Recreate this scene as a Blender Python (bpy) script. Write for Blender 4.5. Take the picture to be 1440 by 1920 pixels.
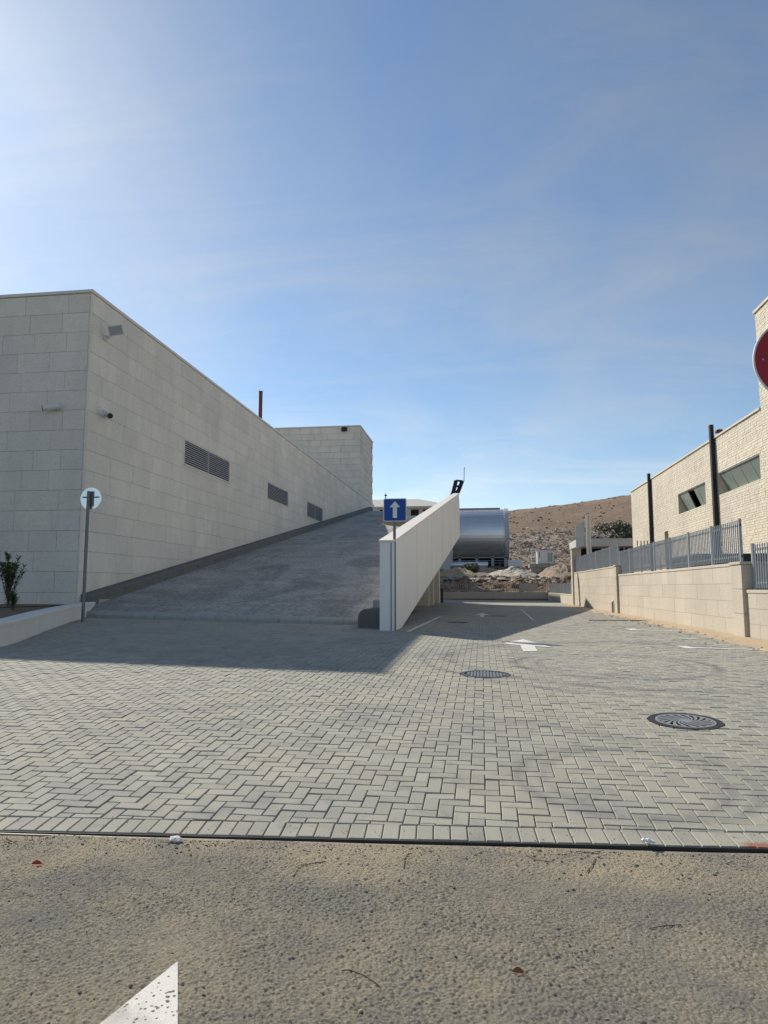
import bpy, math, random
import numpy as np
from mathutils import Vector, Matrix
random.seed(7); rng = np.random.default_rng(11)
for o in list(bpy.data.objects): bpy.data.objects.remove(o)
S = bpy.context.scene
COL = S.collection
# ------------------------------------------------------------------ camera, world, sun, exposure
F, CX, CY = 1300.0, 720.0, 960.0
PITCH = math.atan(142/1300); YAW = math.atan(184/1307.7); CAMZ = 1.16
cam = bpy.data.cameras.new('camera'); camo = bpy.data.objects.new('camera', cam); COL.objects.link(camo)
cam.sensor_fit = 'VERTICAL'; cam.sensor_height = 36; cam.sensor_width = 27; cam.lens = 36*F/1920
cam.clip_start = 0.05; cam.clip_end = 6000
camo.location = (0, 0, CAMZ); camo.rotation_euler = (math.pi/2+PITCH, 0, YAW)
S.camera = camo
SUN_TRAVEL = Vector((1.03, -1.0, -1.0)).normalized()
sun_el = math.asin(-SUN_TRAVEL.z); sun_az = math.atan2(-SUN_TRAVEL.x, -SUN_TRAVEL.y)   # from +Y clockwise
sl = bpy.data.lights.new('sun', 'SUN'); sl.energy = 4.6; sl.angle = math.radians(0.55); sl.color = (1, .93, .82)
so = bpy.data.objects.new('sun', sl); COL.objects.link(so)
so.rotation_euler = SUN_TRAVEL.to_track_quat('-Z', 'Y').to_euler(); so.location = (-60, 60, 60)
W = bpy.data.worlds.new('World'); S.world = W; W.use_nodes = True
nt = W.node_tree; nt.nodes.clear()
wo = nt.nodes.new('ShaderNodeOutputWorld'); bg = nt.nodes.new('ShaderNodeBackground'); bg.inputs[1].default_value = 0.093
sky = nt.nodes.new('ShaderNodeTexSky'); sky.sky_type = 'NISHITA'; sky.sun_disc = False
sky.sun_elevation = sun_el; sky.sun_rotation = sun_az; sky.air_density = 1.0; sky.dust_density = 0.24; sky.ozone_density = 1.3; sky.altitude = 100
tc = nt.nodes.new('ShaderNodeTexCoord'); sx = nt.nodes.new('ShaderNodeSeparateXYZ'); nt.links.new(tc.outputs['Generated'], sx.inputs[0])
def wmath(op, a, b=None, clamp=False):
    n = nt.nodes.new('ShaderNodeMath'); n.operation = op; n.use_clamp = clamp
    for i, v in enumerate((a, b)):
        if v is None: continue
        if isinstance(v, (int, float)): n.inputs[i].default_value = v
        else: nt.links.new(v, n.inputs[i])
    return n.outputs[0]
den = wmath('ADD', wmath('MAXIMUM', sx.outputs[2], 0.0), 0.22)
u_ = wmath('DIVIDE', sx.outputs[0], den); v_ = wmath('DIVIDE', sx.outputs[1], den)
cmb = nt.nodes.new('ShaderNodeCombineXYZ'); nt.links.new(u_, cmb.inputs[0]); nt.links.new(v_, cmb.inputs[1])
mp = nt.nodes.new('ShaderNodeMapping'); mp.inputs['Rotation'].default_value = (0, 0, 0.35); mp.inputs['Scale'].default_value = (1.0, .75, 1)
nt.links.new(cmb.outputs[0], mp.inputs[0])
n1 = nt.nodes.new('ShaderNodeTexNoise'); n1.inputs['Scale'].default_value = 1.25; n1.inputs['Detail'].default_value = 7; n1.inputs['Roughness'].default_value = .55; n1.inputs['Distortion'].default_value = .35
nt.links.new(mp.outputs[0], n1.inputs['Vector'])
cr = nt.nodes.new('ShaderNodeValToRGB'); cr.color_ramp.elements[0].position = .40; cr.color_ramp.elements[1].position = .80
cr.color_ramp.elements[0].color = (0, 0, 0, 1); cr.color_ramp.elements[1].color = (1, 1, 1, 1)
nt.links.new(n1.outputs[0], cr.inputs[0])
tn = nt.nodes.new('ShaderNodeMix'); tn.data_type = 'RGBA'; tn.blend_type = 'MULTIPLY'; tn.inputs[0].default_value = 1; tn.inputs[7].default_value = (.91, 1.03, 1.10, 1); nt.links.new(sky.outputs[0], tn.inputs[6])
# thin veil of cirrus: a fraction of the sky's own light, desaturated
bw = nt.nodes.new('ShaderNodeRGBToBW'); nt.links.new(sky.outputs[0], bw.inputs[0])
cl = wmath('MULTIPLY', bw.outputs[0], 1.2)
cc = nt.nodes.new('ShaderNodeCombineXYZ')
nt.links.new(wmath('ADD', cl, .5), cc.inputs[0]); nt.links.new(wmath('ADD', wmath('MULTIPLY', cl, 1.06), .68), cc.inputs[1]); nt.links.new(wmath('ADD', wmath('MULTIPLY', cl, 1.12), .92), cc.inputs[2])
mx = nt.nodes.new('ShaderNodeMix'); mx.data_type = 'RGBA'
mp2 = nt.nodes.new('ShaderNodeMapping'); mp2.inputs['Rotation'].default_value = (0, 0, 0.5); mp2.inputs['Scale'].default_value = (.9, 2.4, 1); nt.links.new(cmb.outputs[0], mp2.inputs[0])
n2 = nt.nodes.new('ShaderNodeTexNoise'); n2.inputs['Scale'].default_value = 1.1; n2.inputs['Detail'].default_value = 9; n2.inputs['Roughness'].default_value = .62; n2.inputs['Distortion'].default_value = .9; nt.links.new(mp2.outputs[0], n2.inputs['Vector'])
cr2 = nt.nodes.new('ShaderNodeValToRGB'); cr2.color_ramp.elements[0].position = .47; cr2.color_ramp.elements[1].position = .78; nt.links.new(n2.outputs[0], cr2.inputs[0])
nt.links.new(wmath('ADD', wmath('ADD', wmath('MULTIPLY', cr.outputs[0], .55), wmath('MULTIPLY', cr2.outputs[0], .38)), .07, True), mx.inputs[0])
nt.links.new(tn.outputs[2], mx.inputs[6]); nt.links.new(cc.outputs[0], mx.inputs[7])
nt.links.new(mx.outputs[2], bg.inputs[0]); nt.links.new(bg.outputs[0], wo.inputs[0])
S.view_settings.view_transform = 'Standard'; S.view_settings.look = 'None'; S.view_settings.exposure = 0.3; S.view_settings.gamma = 1
S.view_settings.use_curve_mapping = False
S.render.engine = 'CYCLES'

# ------------------------------------------------------------------ pixel helpers (a pixel gives a direction; distance comes from what a thing touches)
cp, sp, cyw, syw = math.cos(PITCH), math.sin(PITCH), math.cos(YAW), math.sin(YAW)
FV = Vector((-syw*cp, cyw*cp, sp)); RV = Vector((cyw, syw, 0)); UV = RV.cross(FV)
def ray(px, py): return FV + RV*((px-CX)/F) + UV*((CY-py)/F)
C0 = Vector((0, 0, CAMZ))
def onY(px, py, Y): d = ray(px, py); return C0 + d*(Y/d.y)
def onX(px, py, X): d = ray(px, py); return C0 + d*(X/d.x)
def onZ(px, py, Z): d = ray(px, py); return C0 + d*((Z-CAMZ)/d.z)
_ay = np.array([-50, 3.4, 4.2, 5, 6, 7.2, 8.5, 10, 12, 15, 18, 200.]); _az = np.array([-.43, -.43, -.375, -.315, -.24, -.17, -.11, -.065, -.03, -.008, 0, 0])
_yy = np.linspace(-2, 30, 641); _zz = np.interp(_yy, _ay, _az); _k = np.hanning(31); _k /= _k.sum()
_zs = np.convolve(np.pad(_zz, 15, mode='edge'), _k, 'valid')
def ground(x, y):
    x = np.asarray(x, float); y = np.asarray(y, float)
    pl = .0105*(np.sqrt(x*x+4)-x)-.003
    pl = np.minimum(pl, .30)
    t = np.clip((y-3.5)/8.5, 0, 1); t = t*t*(3-2*t)
    return np.interp(y, _yy, _zs) + pl*t
def gz(x, y): return float(ground(x, y))
def onG(px, py):
    z = 0.0
    for _ in range(30):
        p = onZ(px, py, z); z = .5*z+.5*gz(p.x, p.y)
    return Vector((p.x, p.y, gz(p.x, p.y)))
def proj(P):
    v = P-np.array([0, 0, CAMZ]); f = v@np.array(FV); return CX+F*(v@np.array(RV))/f, CY-F*(v@np.array(UV))/f, f

# ------------------------------------------------------------------ mesh builder
class MB:
    def __init__(s): s.v = []; s.f = []; s.t = []
    def face(s, pts, t=0.0):
        b = len(s.v); s.v += [tuple(p) for p in pts]; s.f.append(tuple(range(b, b+len(pts)))); s.t.append(t)
    def raw(s, v, f, t=0.0):
        b = len(s.v); s.v += [tuple(p) for p in v]; s.f += [tuple(i+b for i in q) for q in f]; s.t += [t]*len(f)
    def box(s, x0, x1, y0, y1, z0, z1, t=0.0):
        s.raw([(x0,y0,z0),(x1,y0,z0),(x1,y1,z0),(x0,y1,z0),(x0,y0,z1),(x1,y0,z1),(x1,y1,z1),(x0,y1,z1)],
              [(0,3,2,1),(4,5,6,7),(0,1,5,4),(1,2,6,5),(2,3,7,6),(3,0,4,7)], t)
    def bbox(s, x0, x1, y0, y1, z0, z1, b=.01, t=0.0):      # box with chamfered edges
        P = []; 
        for (ix, iy, iz) in [(i,j,k) for i in (0,1) for j in (0,1) for k in (0,1)]:
            X = (x0,x1)[ix]; Y = (y0,y1)[iy]; Z = (z0,z1)[iz]; sx_ = 1-2*ix; sy_ = 1-2*iy; sz_ = 1-2*iz
            P += [(X, Y+sy_*b, Z+sz_*b), (X+sx_*b, Y, Z+sz_*b), (X+sx_*b, Y+sy_*b, Z)]
        I = lambda i,j,k,a: (i*4+j*2+k)*3+a
        fs = []
        for i in (0,1):
            q = [I(i,0,0,0), I(i,1,0,0), I(i,1,1,0), I(i,0,1,0)]; fs.append(q if i else q[::-1])
            q = [I(0,i,0,1), I(0,i,1,1), I(1,i,1,1), I(1,i,0,1)]; fs.append(q if i else q[::-1])
            q = [I(0,0,i,2), I(1,0,i,2), I(1,1,i,2), I(0,1,i,2)]; fs.append(q if i else q[::-1])
        for i in (0,1):
            for j in (0,1):
                fs.append([I(i,j,0,0), I(i,j,1,0), I(i,j,1,1), I(i,j,0,1)])
                fs.append([I(i,0,j,0), I(i,1,j,0), I(i,1,j,2), I(i,0,j,2)])
                fs.append([I(0,i,j,1), I(1,i,j,1), I(1,i,j,2), I(0,i,j,2)])
                for k in (0,1): fs.append([I(i,j,k,0), I(i,j,k,1), I(i,j,k,2)])
        s.raw(P, fs, t)
    def tube(s, pts, r, n=8, cap=True, t=0.0):
        pts = [Vector(p) for p in pts]; rs = r if isinstance(r, (list, tuple)) else [r]*len(pts); b = len(s.v)
        for i, p in enumerate(pts):
            d = (pts[min(i+1, len(pts)-1)]-pts[max(i-1, 0)]).normalized()
            a = Vector((0,0,1)) if abs(d.z) < .9 else Vector((1,0,0))
            e1 = d.cross(a).normalized(); e2 = d.cross(e1)
            for k in range(n):
                q = 2*math.pi*k/n; s.v.append(tuple(p+(e1*math.cos(q)+e2*math.sin(q))*rs[i]))
        for i in range(len(pts)-1):
            for k in range(n):
                k2 = (k+1) % n; s.f.append((b+i*n+k, b+i*n+k2, b+(i+1)*n+k2, b+(i+1)*n+k)); s.t.append(t)
        if cap:
            s.f.append(tuple(b+k for k in range(n))[::-1]); s.t.append(t)
            e = b+(len(pts)-1)*n; s.f.append(tuple(e+k for k in range(n))); s.t.append(t)
    def prism(s, poly, ext, t=0.0):
        ext = Vector(ext); n = len(poly); b = len(s.v)
        s.v += [tuple(p) for p in poly]+[tuple(Vector(p)+ext) for p in poly]
        s.f.append(tuple(range(b, b+n))[::-1]); s.f.append(tuple(range(b+n, b+2*n))); s.t += [t, t]
        for i in range(n):
            j = (i+1) % n; s.f.append((b+i, b+j, b+n+j, b+n+i)); s.t.append(t)
    def rock(s, c, sx_, sy_, sz_, t=0.0, rnd=.25):
        g = (1+5**.5)/2
        V = [(-1,g,0),(1,g,0),(-1,-g,0),(1,-g,0),(0,-1,g),(0,1,g),(0,-1,-g),(0,1,-g),(g,0,-1),(g,0,1),(-g,0,-1),(-g,0,1)]
        Fc = [(0,11,5),(0,5,1),(0,1,7),(0,7,10),(0,10,11),(1,5,9),(5,11,4),(11,10,2),(10,7,6),(7,1,8),(3,9,4),(3,4,2),(3,2,6),(3,6,8),(3,8,9),(4,9,5),(2,4,11),(6,2,10),(8,6,7),(9,8,1)]
        a = random.random()*6.3; ca, sa = math.cos(a), math.sin(a); vv = []
        for p in V:
            k = (1+random.uniform(-rnd, rnd))/1.9; x, y, z = p[0]*k*sx_, p[1]*k*sy_, p[2]*k*sz_
            vv.append((c[0]+x*ca-y*sa, c[1]+x*sa+y*ca, c[2]+z))
        s.raw(vv, Fc, t)
def mesh(name, mb, mat, off=(0,0,0), smooth=False):
    me = bpy.data.meshes.new(name); ox, oy, oz = off
    me.from_pydata([(x-ox, y-oy, z-oz) for x, y, z in mb.v], [], mb.f)
    a = me.attributes.new('tint', 'FLOAT', 'FACE'); a.data.foreach_set('value', mb.t)
    if smooth: me.polygons.foreach_set('use_smooth', [True]*len(mb.f))
    if mat: me.materials.append(mat)
    me.update(); return me
def link(name, me, parent=None, loc=(0,0,0)):
    o = bpy.data.objects.new(name, me); COL.objects.link(o)
    if parent is not None: o.parent = parent
    o.location = loc; return o
def wloc(o):
    l = Vector((0,0,0))
    while o is not None: l += Vector(o.location); o = o.parent
    return l
def part(name, mb, mat, parent, smooth=False, kind=None, label=None):     # world-space vertices, child of parent
    o = link(name, mesh(name, mb, mat, wloc(parent), smooth), parent)
    if kind: o['kind'] = kind
    if label: o['label'] = label
    return o
def tag(o, label, cat, group=None):
    o['label'] = label; o['category'] = cat
    if group: o['group'] = group
    return o
def solo(name, mb, mat, label, cat, group=None, smooth=False):            # a thing that is one mesh
    vs = np.array(mb.v); c = ((vs[:,0].min()+vs[:,0].max())/2, (vs[:,1].min()+vs[:,1].max())/2, vs[:,2].min())
    return tag(link(name, mesh(name, mb, mat, c, smooth), None, c), label, cat, group)
def struct(name, mb, mat, smooth=False, kind='structure'):
    o = link(name, mesh(name, mb, mat, (0,0,0), smooth)); o['kind'] = kind; return o
def thing(name, label, cat, loc=(0,0,0), group=None):
    o = bpy.data.objects.new(name, None); COL.objects.link(o); o.location = loc; o.empty_display_size = .2
    return tag(o, label, cat, group)
def copy_tree(o, parent=None):
    c = o.copy(); COL.objects.link(c); c.parent = parent
    for ch in list(o.children): copy_tree(ch, c)
    return c
def minus(rects, hole):                                                   # rect = (a0,a1,b0,b1)
    out = []; h0, h1, g0, g1 = hole
    for (a0, a1, b0, b1) in rects:
        if a1 <= h0 or a0 >= h1 or b1 <= g0 or b0 >= g1: out.append((a0,a1,b0,b1)); continue
        if b0 < g0: out.append((a0,a1,b0,g0))
        if b1 > g1: out.append((a0,a1,g1,b1))
        c0, c1 = max(b0, g0), min(b1, g1)
        if a0 < h0: out.append((a0,h0,c0,c1))
        if a1 > h1: out.append((h1,a1,c0,c1))
    return [r for r in out if r[1]-r[0] > .03 and r[3]-r[2] > .03]

# ------------------------------------------------------------------ materials
class NT:
    def __init__(s, name, rough=.8, metal=0.0, spec=.3):
        s.m = bpy.data.materials.new(name); s.m.use_nodes = True; s.t = s.m.node_tree; s.b = s.t.nodes['Principled BSDF']
        s.b.inputs['Roughness'].default_value = rough; s.b.inputs['Metallic'].default_value = metal
        s.b.inputs['Specular IOR Level'].default_value = spec
        s.pos = s.t.nodes.new('ShaderNodeNewGeometry').outputs['Position']
    def set(s, sock, v):
        if isinstance(v, (int, float)): sock.default_value = v
        elif isinstance(v, (tuple, list)): sock.default_value = (*v[:3], 1) if len(sock.default_value) == 4 else v[:3]
        else: s.t.links.new(v, sock)
    def noise(s, scale, detail=4, rough=.6, vec=None, dist=0, sc=None):
        n = s.t.nodes.new('ShaderNodeTexNoise'); n.inputs['Scale'].default_value = scale; n.inputs['Detail'].default_value = detail
        n.inputs['Roughness'].default_value = rough; n.inputs['Distortion'].default_value = dist
        v = vec if vec is not None else s.pos
        if sc: v = s.scale(v, sc)
        s.t.links.new(v, n.inputs['Vector']); return n.outputs[0]
    def scale(s, v, sc):
        m = s.t.nodes.new('ShaderNodeVectorMath'); m.operation = 'MULTIPLY'; s.t.links.new(v, m.inputs[0]); m.inputs[1].default_value = sc; return m.outputs[0]
    def voro(s, scale, out='Distance', rnd=1.0, feature='F1', vec=None):
        n = s.t.nodes.new('ShaderNodeTexVoronoi'); n.feature = feature; n.inputs['Scale'].default_value = scale; n.inputs['Randomness'].default_value = rnd
        s.t.links.new(vec if vec is not None else s.pos, n.inputs['Vector']); return n.outputs[out]
    def ramp(s, fac, stops, interp='LINEAR'):
        r = s.t.nodes.new('ShaderNodeValToRGB'); r.color_ramp.interpolation = interp; e = r.color_ramp.elements
        while len(e) < len(stops): e.new(.5)
        for i, (p, c) in enumerate(stops):
            e[i].position = p; e[i].color = (c, c, c, 1) if isinstance(c, (int, float)) else (*c, 1)
        s.t.links.new(fac, r.inputs[0]); return r.outputs[0]
    def mix(s, fac, a, b, mode='MIX'):
        m = s.t.nodes.new('ShaderNodeMix'); m.data_type = 'RGBA'; m.blend_type = mode; s.set(m.inputs[0], fac); s.set(m.inputs[6], a); s.set(m.inputs[7], b); return m.outputs[2]
    def math(s, op, a, b=0.0, clamp=False):
        m = s.t.nodes.new('ShaderNodeMath'); m.operation = op; m.use_clamp = clamp; s.set(m.inputs[0], a); s.set(m.inputs[1], b); return m.outputs[0]
    def tint(s, src):
        if src == 'obj': return s.t.nodes.new('ShaderNodeObjectInfo').outputs['Random']
        a = s.t.nodes.new('ShaderNodeAttribute'); a.attribute_name = 'tint'; return a.outputs['Fac']
    def col(s, c): s.set(s.b.inputs['Base Color'], c); return s
    def rough(s, r): s.set(s.b.inputs['Roughness'], r); return s
    def bump(s, h, strength=.3, dist=.01):
        b = s.t.nodes.new('ShaderNodeBump'); b.inputs['Strength'].default_value = strength; b.inputs['Distance'].default_value = dist
        s.t.links.new(h, b.inputs['Height']); s.t.links.new(b.outputs[0], s.b.inputs['Normal']); return s
def mul(c, k): return tuple(x*k for x in c)
def plain(name, c, rough=.6, metal=0.0, var=.12, scale=6, bump=0.0, bscale=40, spec=.3):
    n = NT(name, rough, metal, spec); f = n.noise(scale, 5)
    n.col(n.mix(f, mul(c, 1-var), mul(c, 1+var)))
    if bump: n.bump(n.noise(bscale, 4), bump, .01)
    return n.m
def stone_mat(name, c, src, var=.16, pit=1.0, warm=(.9, .82, .68)):
    n = NT(name, .85, 0, .2); t = n.tint(src)
    base = n.mix(t, mul(c, 1-var), mul(c, 1+var*.8))
    base = n.mix(n.math('MULTIPLY', n.noise(1.7, 6, .65), .55), base, tuple(a*b*1.15 for a, b in zip(c, warm)))
    base = n.mix(n.ramp(n.noise(.22, 4, .6), [(.4, 0), (.72, .55)]), base, mul(c, .74))
    base = n.mix(n.ramp(n.noise(.9, 6, .7, sc=(1, 1, .35)), [(.46, 0), (.70, .45)]), base, mul(c, .72))
    pits = n.ramp(n.noise(9, 8, .8, sc=(1, 1, 2.2)), [(.36, .80), (.52, 1)])
    n.col(n.mix(.8, base, pits, 'MULTIPLY'))
    n.bump(n.noise(14, 8, .8), .16*pit, .02); return n.m
SCUFF = [(2.0, 11.4, 1.5, .13, .9), (2.0, 11.4, 1.15, .10, .8), (2.6, 12.2, 3.2, .22, .85), (2.6, 12.2, 3.65, .16, .6), (1.0, 5.6, .75, .09, .6), (1.2, 5.6, .75, .09, .6), (-1.5, 3.0, 4.6, .17, .5)]
def paver_mat(name, src):
    n = NT(name, .88, 0, .25); t = n.tint(src); c = (.350, .338, .283)
    base = n.mix(t, mul(c, .86), mul(c, 1.07))
    base = n.mix(n.ramp(n.noise(.55, 5, .62), [(.46, 0), (.66, .6)]), base, (.238, .236, .228))          # oily grey patches
    base = n.mix(n.ramp(n.noise(.17, 3, .5), [(.46, 0), (.64, .4)]), base, (.375, .34, .255))
    base = n.mix(n.ramp(n.noise(1.9, 5, .62), [(.48, 0), (.78, .5)]), base, (.48, .42, .31))             # sand dust
    base = n.mix(n.ramp(n.noise(4.1, 4, .7), [(.55, 0), (.70, .5)]), base, (.17, .17, .165))
    fl_ = n.scale(n.pos, (1, 1, 0))
    for (cx_, cy_, rr_, w_, k_) in SCUFF:                                   # faint curved tyre scuffs
        d_ = n.t.nodes.new('ShaderNodeVectorMath'); d_.operation = 'DISTANCE'; n.t.links.new(fl_, d_.inputs[0]); d_.inputs[1].default_value = (cx_, cy_, 0)
        band = n.math('SUBTRACT', 1, n.math('DIVIDE', n.math('ABSOLUTE', n.math('SUBTRACT', d_.outputs['Value'], rr_)), w_), True)
        band = n.math('MULTIPLY', n.math('MULTIPLY', band, n.ramp(n.noise(1.3, 4, .6), [(.36, .1), (.56, 1)])), k_)
        base = n.mix(band, base, (.17, .168, .165))
    d_ = n.t.nodes.new('ShaderNodeVectorMath'); d_.operation = 'DISTANCE'; n.t.links.new(n.scale(n.pos, (.45, 1, 0)), d_.inputs[0]); d_.inputs[1].default_value = (.73, 4.53, 0)
    base = n.mix(n.math('MULTIPLY', n.ramp(n.math('ADD', d_.outputs['Value'], n.math('MULTIPLY', n.noise(18, 4, .7), .06)), [(.07, 1), (.10, 0)]), .8), base, (.30, .10, .055))   # splash of old red paint
    sp_ = n.ramp(n.noise(210, 3, .8), [(.32, .72), (.6, 1.08)])
    n.col(n.mix(.75, base, sp_, 'MULTIPLY'))
    n.bump(n.noise(160, 4, .8), .22, .004); return n.m
M = {}
M['stone_obj'] = stone_mat('pale_limestone_piece', (.735, .70, .635), 'obj', .075, .6)
M['stone_att'] = stone_mat('pale_limestone', (.735, .70, .635), 'attr', .075, .6)
M['mortar'] = plain('grey_mortar', (.46, .43, .38), .95, var=.15)
M['yel_att'] = stone_mat('yellow_split_stone', (.67, .62, .52), 'attr', .10, 1.2)
M['yel_flat'] = stone_mat('yellow_stone_trim', (.65, .595, .49), 'attr', .1, .6)
M['cream_obj'] = stone_mat('cream_slab_piece', (.52, .475, .405), 'obj', .09, .5, (.95, .88, .76))
M['cream_att'] = stone_mat('cream_slab', (.52, .475, .405), 'attr', .09, .5, (.95, .88, .76))
M['paver_obj'] = paver_mat('concrete_paver_piece', 'obj'); M['paver_att'] = paver_mat('concrete_paver', 'attr')
def mk_bed():
    n = NT('joint_sand', .95, 0, .1); f = n.noise(.9, 4); n.col(n.mix(n.ramp(f, [(.45, 0), (.66, 1)]), (.12, .112, .095), (.46, .39, .275))); n.bump(n.noise(120, 3), .4, .006); return n.m
M['bed'] = mk_bed()
def mk_far_paving():
    n = NT('paving_far', .88, 0, .25); c = (.350, .338, .283)
    b = n.t.nodes.new('ShaderNodeTexBrick'); n.t.links.new(n.pos, b.inputs['Vector']); b.inputs['Scale'].default_value = 1
    b.inputs['Brick Width'].default_value = .21; b.inputs['Row Height'].default_value = .105; b.inputs['Mortar Size'].default_value = .006
    n.set(b.inputs['Color1'], mul(c, .86)); n.set(b.inputs['Color2'], mul(c, 1.08)); n.set(b.inputs['Mortar'], mul(c, .55))
    n.col(n.mix(n.ramp(n.noise(.5, 5), [(.4, 0), (.75, .5)]), b.outputs[0], (.43, .37, .27))); return n.m
M['far_paving'] = mk_far_paving()
def mk_asphalt():
    n = NT('sandy_asphalt', .95, 0, .15)
    cellc = n.voro(105, 'Color'); agg = n.noise(110, 5, .8); fine = n.noise(230, 3, .8)
    sp1 = n.t.nodes.new('ShaderNodeSeparateColor'); n.t.links.new(cellc, sp1.inputs[0])
    g = n.math('ADD', n.math('MULTIPLY', sp1.outputs[0], .45), n.math('MULTIPLY', agg, .65))
    base = n.ramp(g, [(.28, (.140, .130, .105)), (.50, (.235, .218, .172)), (.85, (.375, .345, .27))])
    base = n.mix(.4, base, n.ramp(fine, [(.3, .7), (.65, 1.2)]), 'MULTIPLY')
    sy = n.t.nodes.new('ShaderNodeSeparateXYZ'); n.t.links.new(n.pos, sy.inputs[0])
    e2 = n.t.nodes.new('ShaderNodeMapRange'); n.t.links.new(n.math('SUBTRACT', sy.outputs[1], n.math('MULTIPLY', sy.outputs[0], .064)), e2.inputs[0])
    e2.inputs[1].default_value = 3.7; e2.inputs[2].default_value = 4.38
    dust = n.ramp(n.noise(1.3, 7, .68, dist=.4), [(.44, 0), (.64, .7)])
    dust = n.math('ADD', dust, n.math('MULTIPLY', e2.outputs[0], n.ramp(n.noise(3.2, 6, .72), [(.30, 0), (.52, 1.0)])), True)
    dust = n.math('MULTIPLY', dust, n.ramp(agg, [(.35, 1.0), (.68, .45)]))
    base = n.mix(n.math('MULTIPLY', dust, .8), base, n.mix(fine, (.39, .32, .215), (.55, .455, .315)))
    base = n.mix(n.ramp(n.noise(.9, 5, .62, dist=.8), [(.46, 0), (.62, .65)]), base, n.mix(g, (.125, .122, .112), (.255, .25, .225)))
    n.col(base); n.bump(n.math('ADD', n.math('MULTIPLY', agg, 1.0), n.math('MULTIPLY', fine, .35)), .9, .012); return n.m
M['asphalt'] = mk_asphalt()
def mk_ramp():
    n = NT('worn_ramp_concrete', .9, 0, .2)
    st = n.noise(1.1, 5, .65, sc=(.35, 1, 1))
    base = n.mix(n.ramp(st, [(.3, 0), (.7, 1)]), (.30, .295, .275), (.52, .50, .455))
    base = n.mix(n.ramp(n.noise(.35, 5, .6, dist=1.0, sc=(1.1, .5, 1)), [(.46, 0), (.62, .8)]), base, (.20, .198, .19))
    base = n.mix(n.ramp(n.noise(26, 5, .85), [(.42, 0), (.62, .45)]), base, (.50, .485, .45))
    base = n.mix(.85, base, n.ramp(n.noise(7.5, 6, .85), [(.36, .45), (.64, 1.4)]), 'MULTIPLY')
    n.col(base); n.bump(n.noise(16, 7, .85), .9, .04); return n.m
M['ramp'] = mk_ramp()
M['kerb_dark'] = plain('dark_kerb', (.15, .145, .135), .9, var=.35, scale=2.5, bump=.3)
M['kerb'] = plain('kerb_concrete', (.36, .35, .32), .9, var=.25, scale=5, bump=.3)
def mk_conc(name, c, streak=.22):
    n = NT(name, .75, 0, .3)
    s_ = n.ramp(n.noise(2.2, 6, .65, sc=(1, .9, .16)), [(.35, 0), (.75, streak)])
    base = n.mix(s_, mul(c, 1.04), mul(c, .62)); base = n.mix(n.ramp(n.noise(.5, 4), [(.4, 0), (.8, .3)]), base, mul(c, .85))
    n.col(base); n.bump(n.noise(25, 5, .7), .08, .01); return n.m
M['parapet'] = mk_conc('parapet_concrete', (.80, .785, .75)); M['pier'] = mk_conc('pier_render', (.66, .61, .52), .15)
M['grey_block'] = mk_conc('grey_block', (.33, .31, .27), .3)
M['coping'] = mk_conc('coping_stone', (.66, .63, .57), .1)
M['steel'] = plain('galvanised_steel', (.30, .33, .36), .45, .55, .15, 8)
M['fence'] = plain('grey_fence_paint', (.30, .33, .36), .5, .2, .12, 5)
M['rail_tan'] = plain('dusty_brown_railing', (.42, .36, .30), .7, 0, .15, 4)
M['post'] = plain('dull_post_metal', (.16, .175, .18), .5, .5, .2, 6)
M['dark'] = plain('dark_metal', (.03, .03, .033), .6, .2, .2)
M['void'] = plain('dark_recess', (.018, .018, .02), .9, 0, .2)
M['slat'] = plain('louvre_aluminium', (.36, .37, .38), .5, .3, .1)
M['black_pipe'] = plain('black_downpipe', (.02, .02, .021), .5, 0, .2)
M['iron'] = plain('cast_iron', (.085, .085, .09), .55, .6, .3, 30, .3, 80)
M['iron_worn'] = plain('worn_iron', (.30, .30, .30), .5, .4, .3, 30)
M['white'] = plain('white_enamel', (.72, .72, .70), .4, 0, .05)
M['signback'] = plain('sign_back_white', (.62, .62, .60), .45, .1, .08)
M['alu'] = plain('bare_aluminium', (.88, .89, .90), .22, .85, .03)
M['blue'] = plain('blue_sign', (.010, .062, .30), .35, 0, .06)
M['red'] = plain('red_sign', (.30, .010, .018), .35, 0, .06)
def mk_paint():
    n = NT('road_paint', .8, 0, .2); w = n.ramp(n.noise(260, 4, .8), [(.36, 0), (.44, 1)])
    w2 = n.ramp(n.noise(3, 4, .7), [(.30, .45), (.5, 1)])
    n.col(n.mix(n.math('MULTIPLY', w, w2), (.24, .22, .19), (.70, .68, .62))); n.bump(n.noise(150, 3, .8), .5, .006); return n.m
M['paint'] = mk_paint()
M['rust'] = plain('rust_red', (.15, .055, .04), .85, 0, .4, 12)
M['edge_steel'] = plain('rusted_edging', (.055, .046, .042), .7, .3, .5, 9)
M['edge_top'] = plain('worn_steel_edge', (.36, .33, .29), .6, .3, .3, 9)
def mk_glass():
    n = NT('green_glass', .12, 0, .8); n.col(n.mix(n.noise(.6, 3), (.20, .26, .235), (.27, .33, .30))); return n.m
M['glass'] = mk_glass()
def mk_silver():
    n = NT('silver_cladding', .42, .93, .5)
    b = n.t.nodes.new('ShaderNodeTexBrick'); 
    n.t.links.new(n.pos, b.inputs['Vector'])
    n.col(n.mix(n.noise(.6, 4), (.70, .71, .73), (.80, .81, .83))); n.rough(n.math('ADD', n.math('MULTIPLY', n.noise(1.5, 3), .2), .34)); return n.m
M['silver'] = mk_silver()
M['soil'] = plain('dry_soil', (.17, .125, .085), .95, 0, .3, 8, .6, 30)
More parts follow.
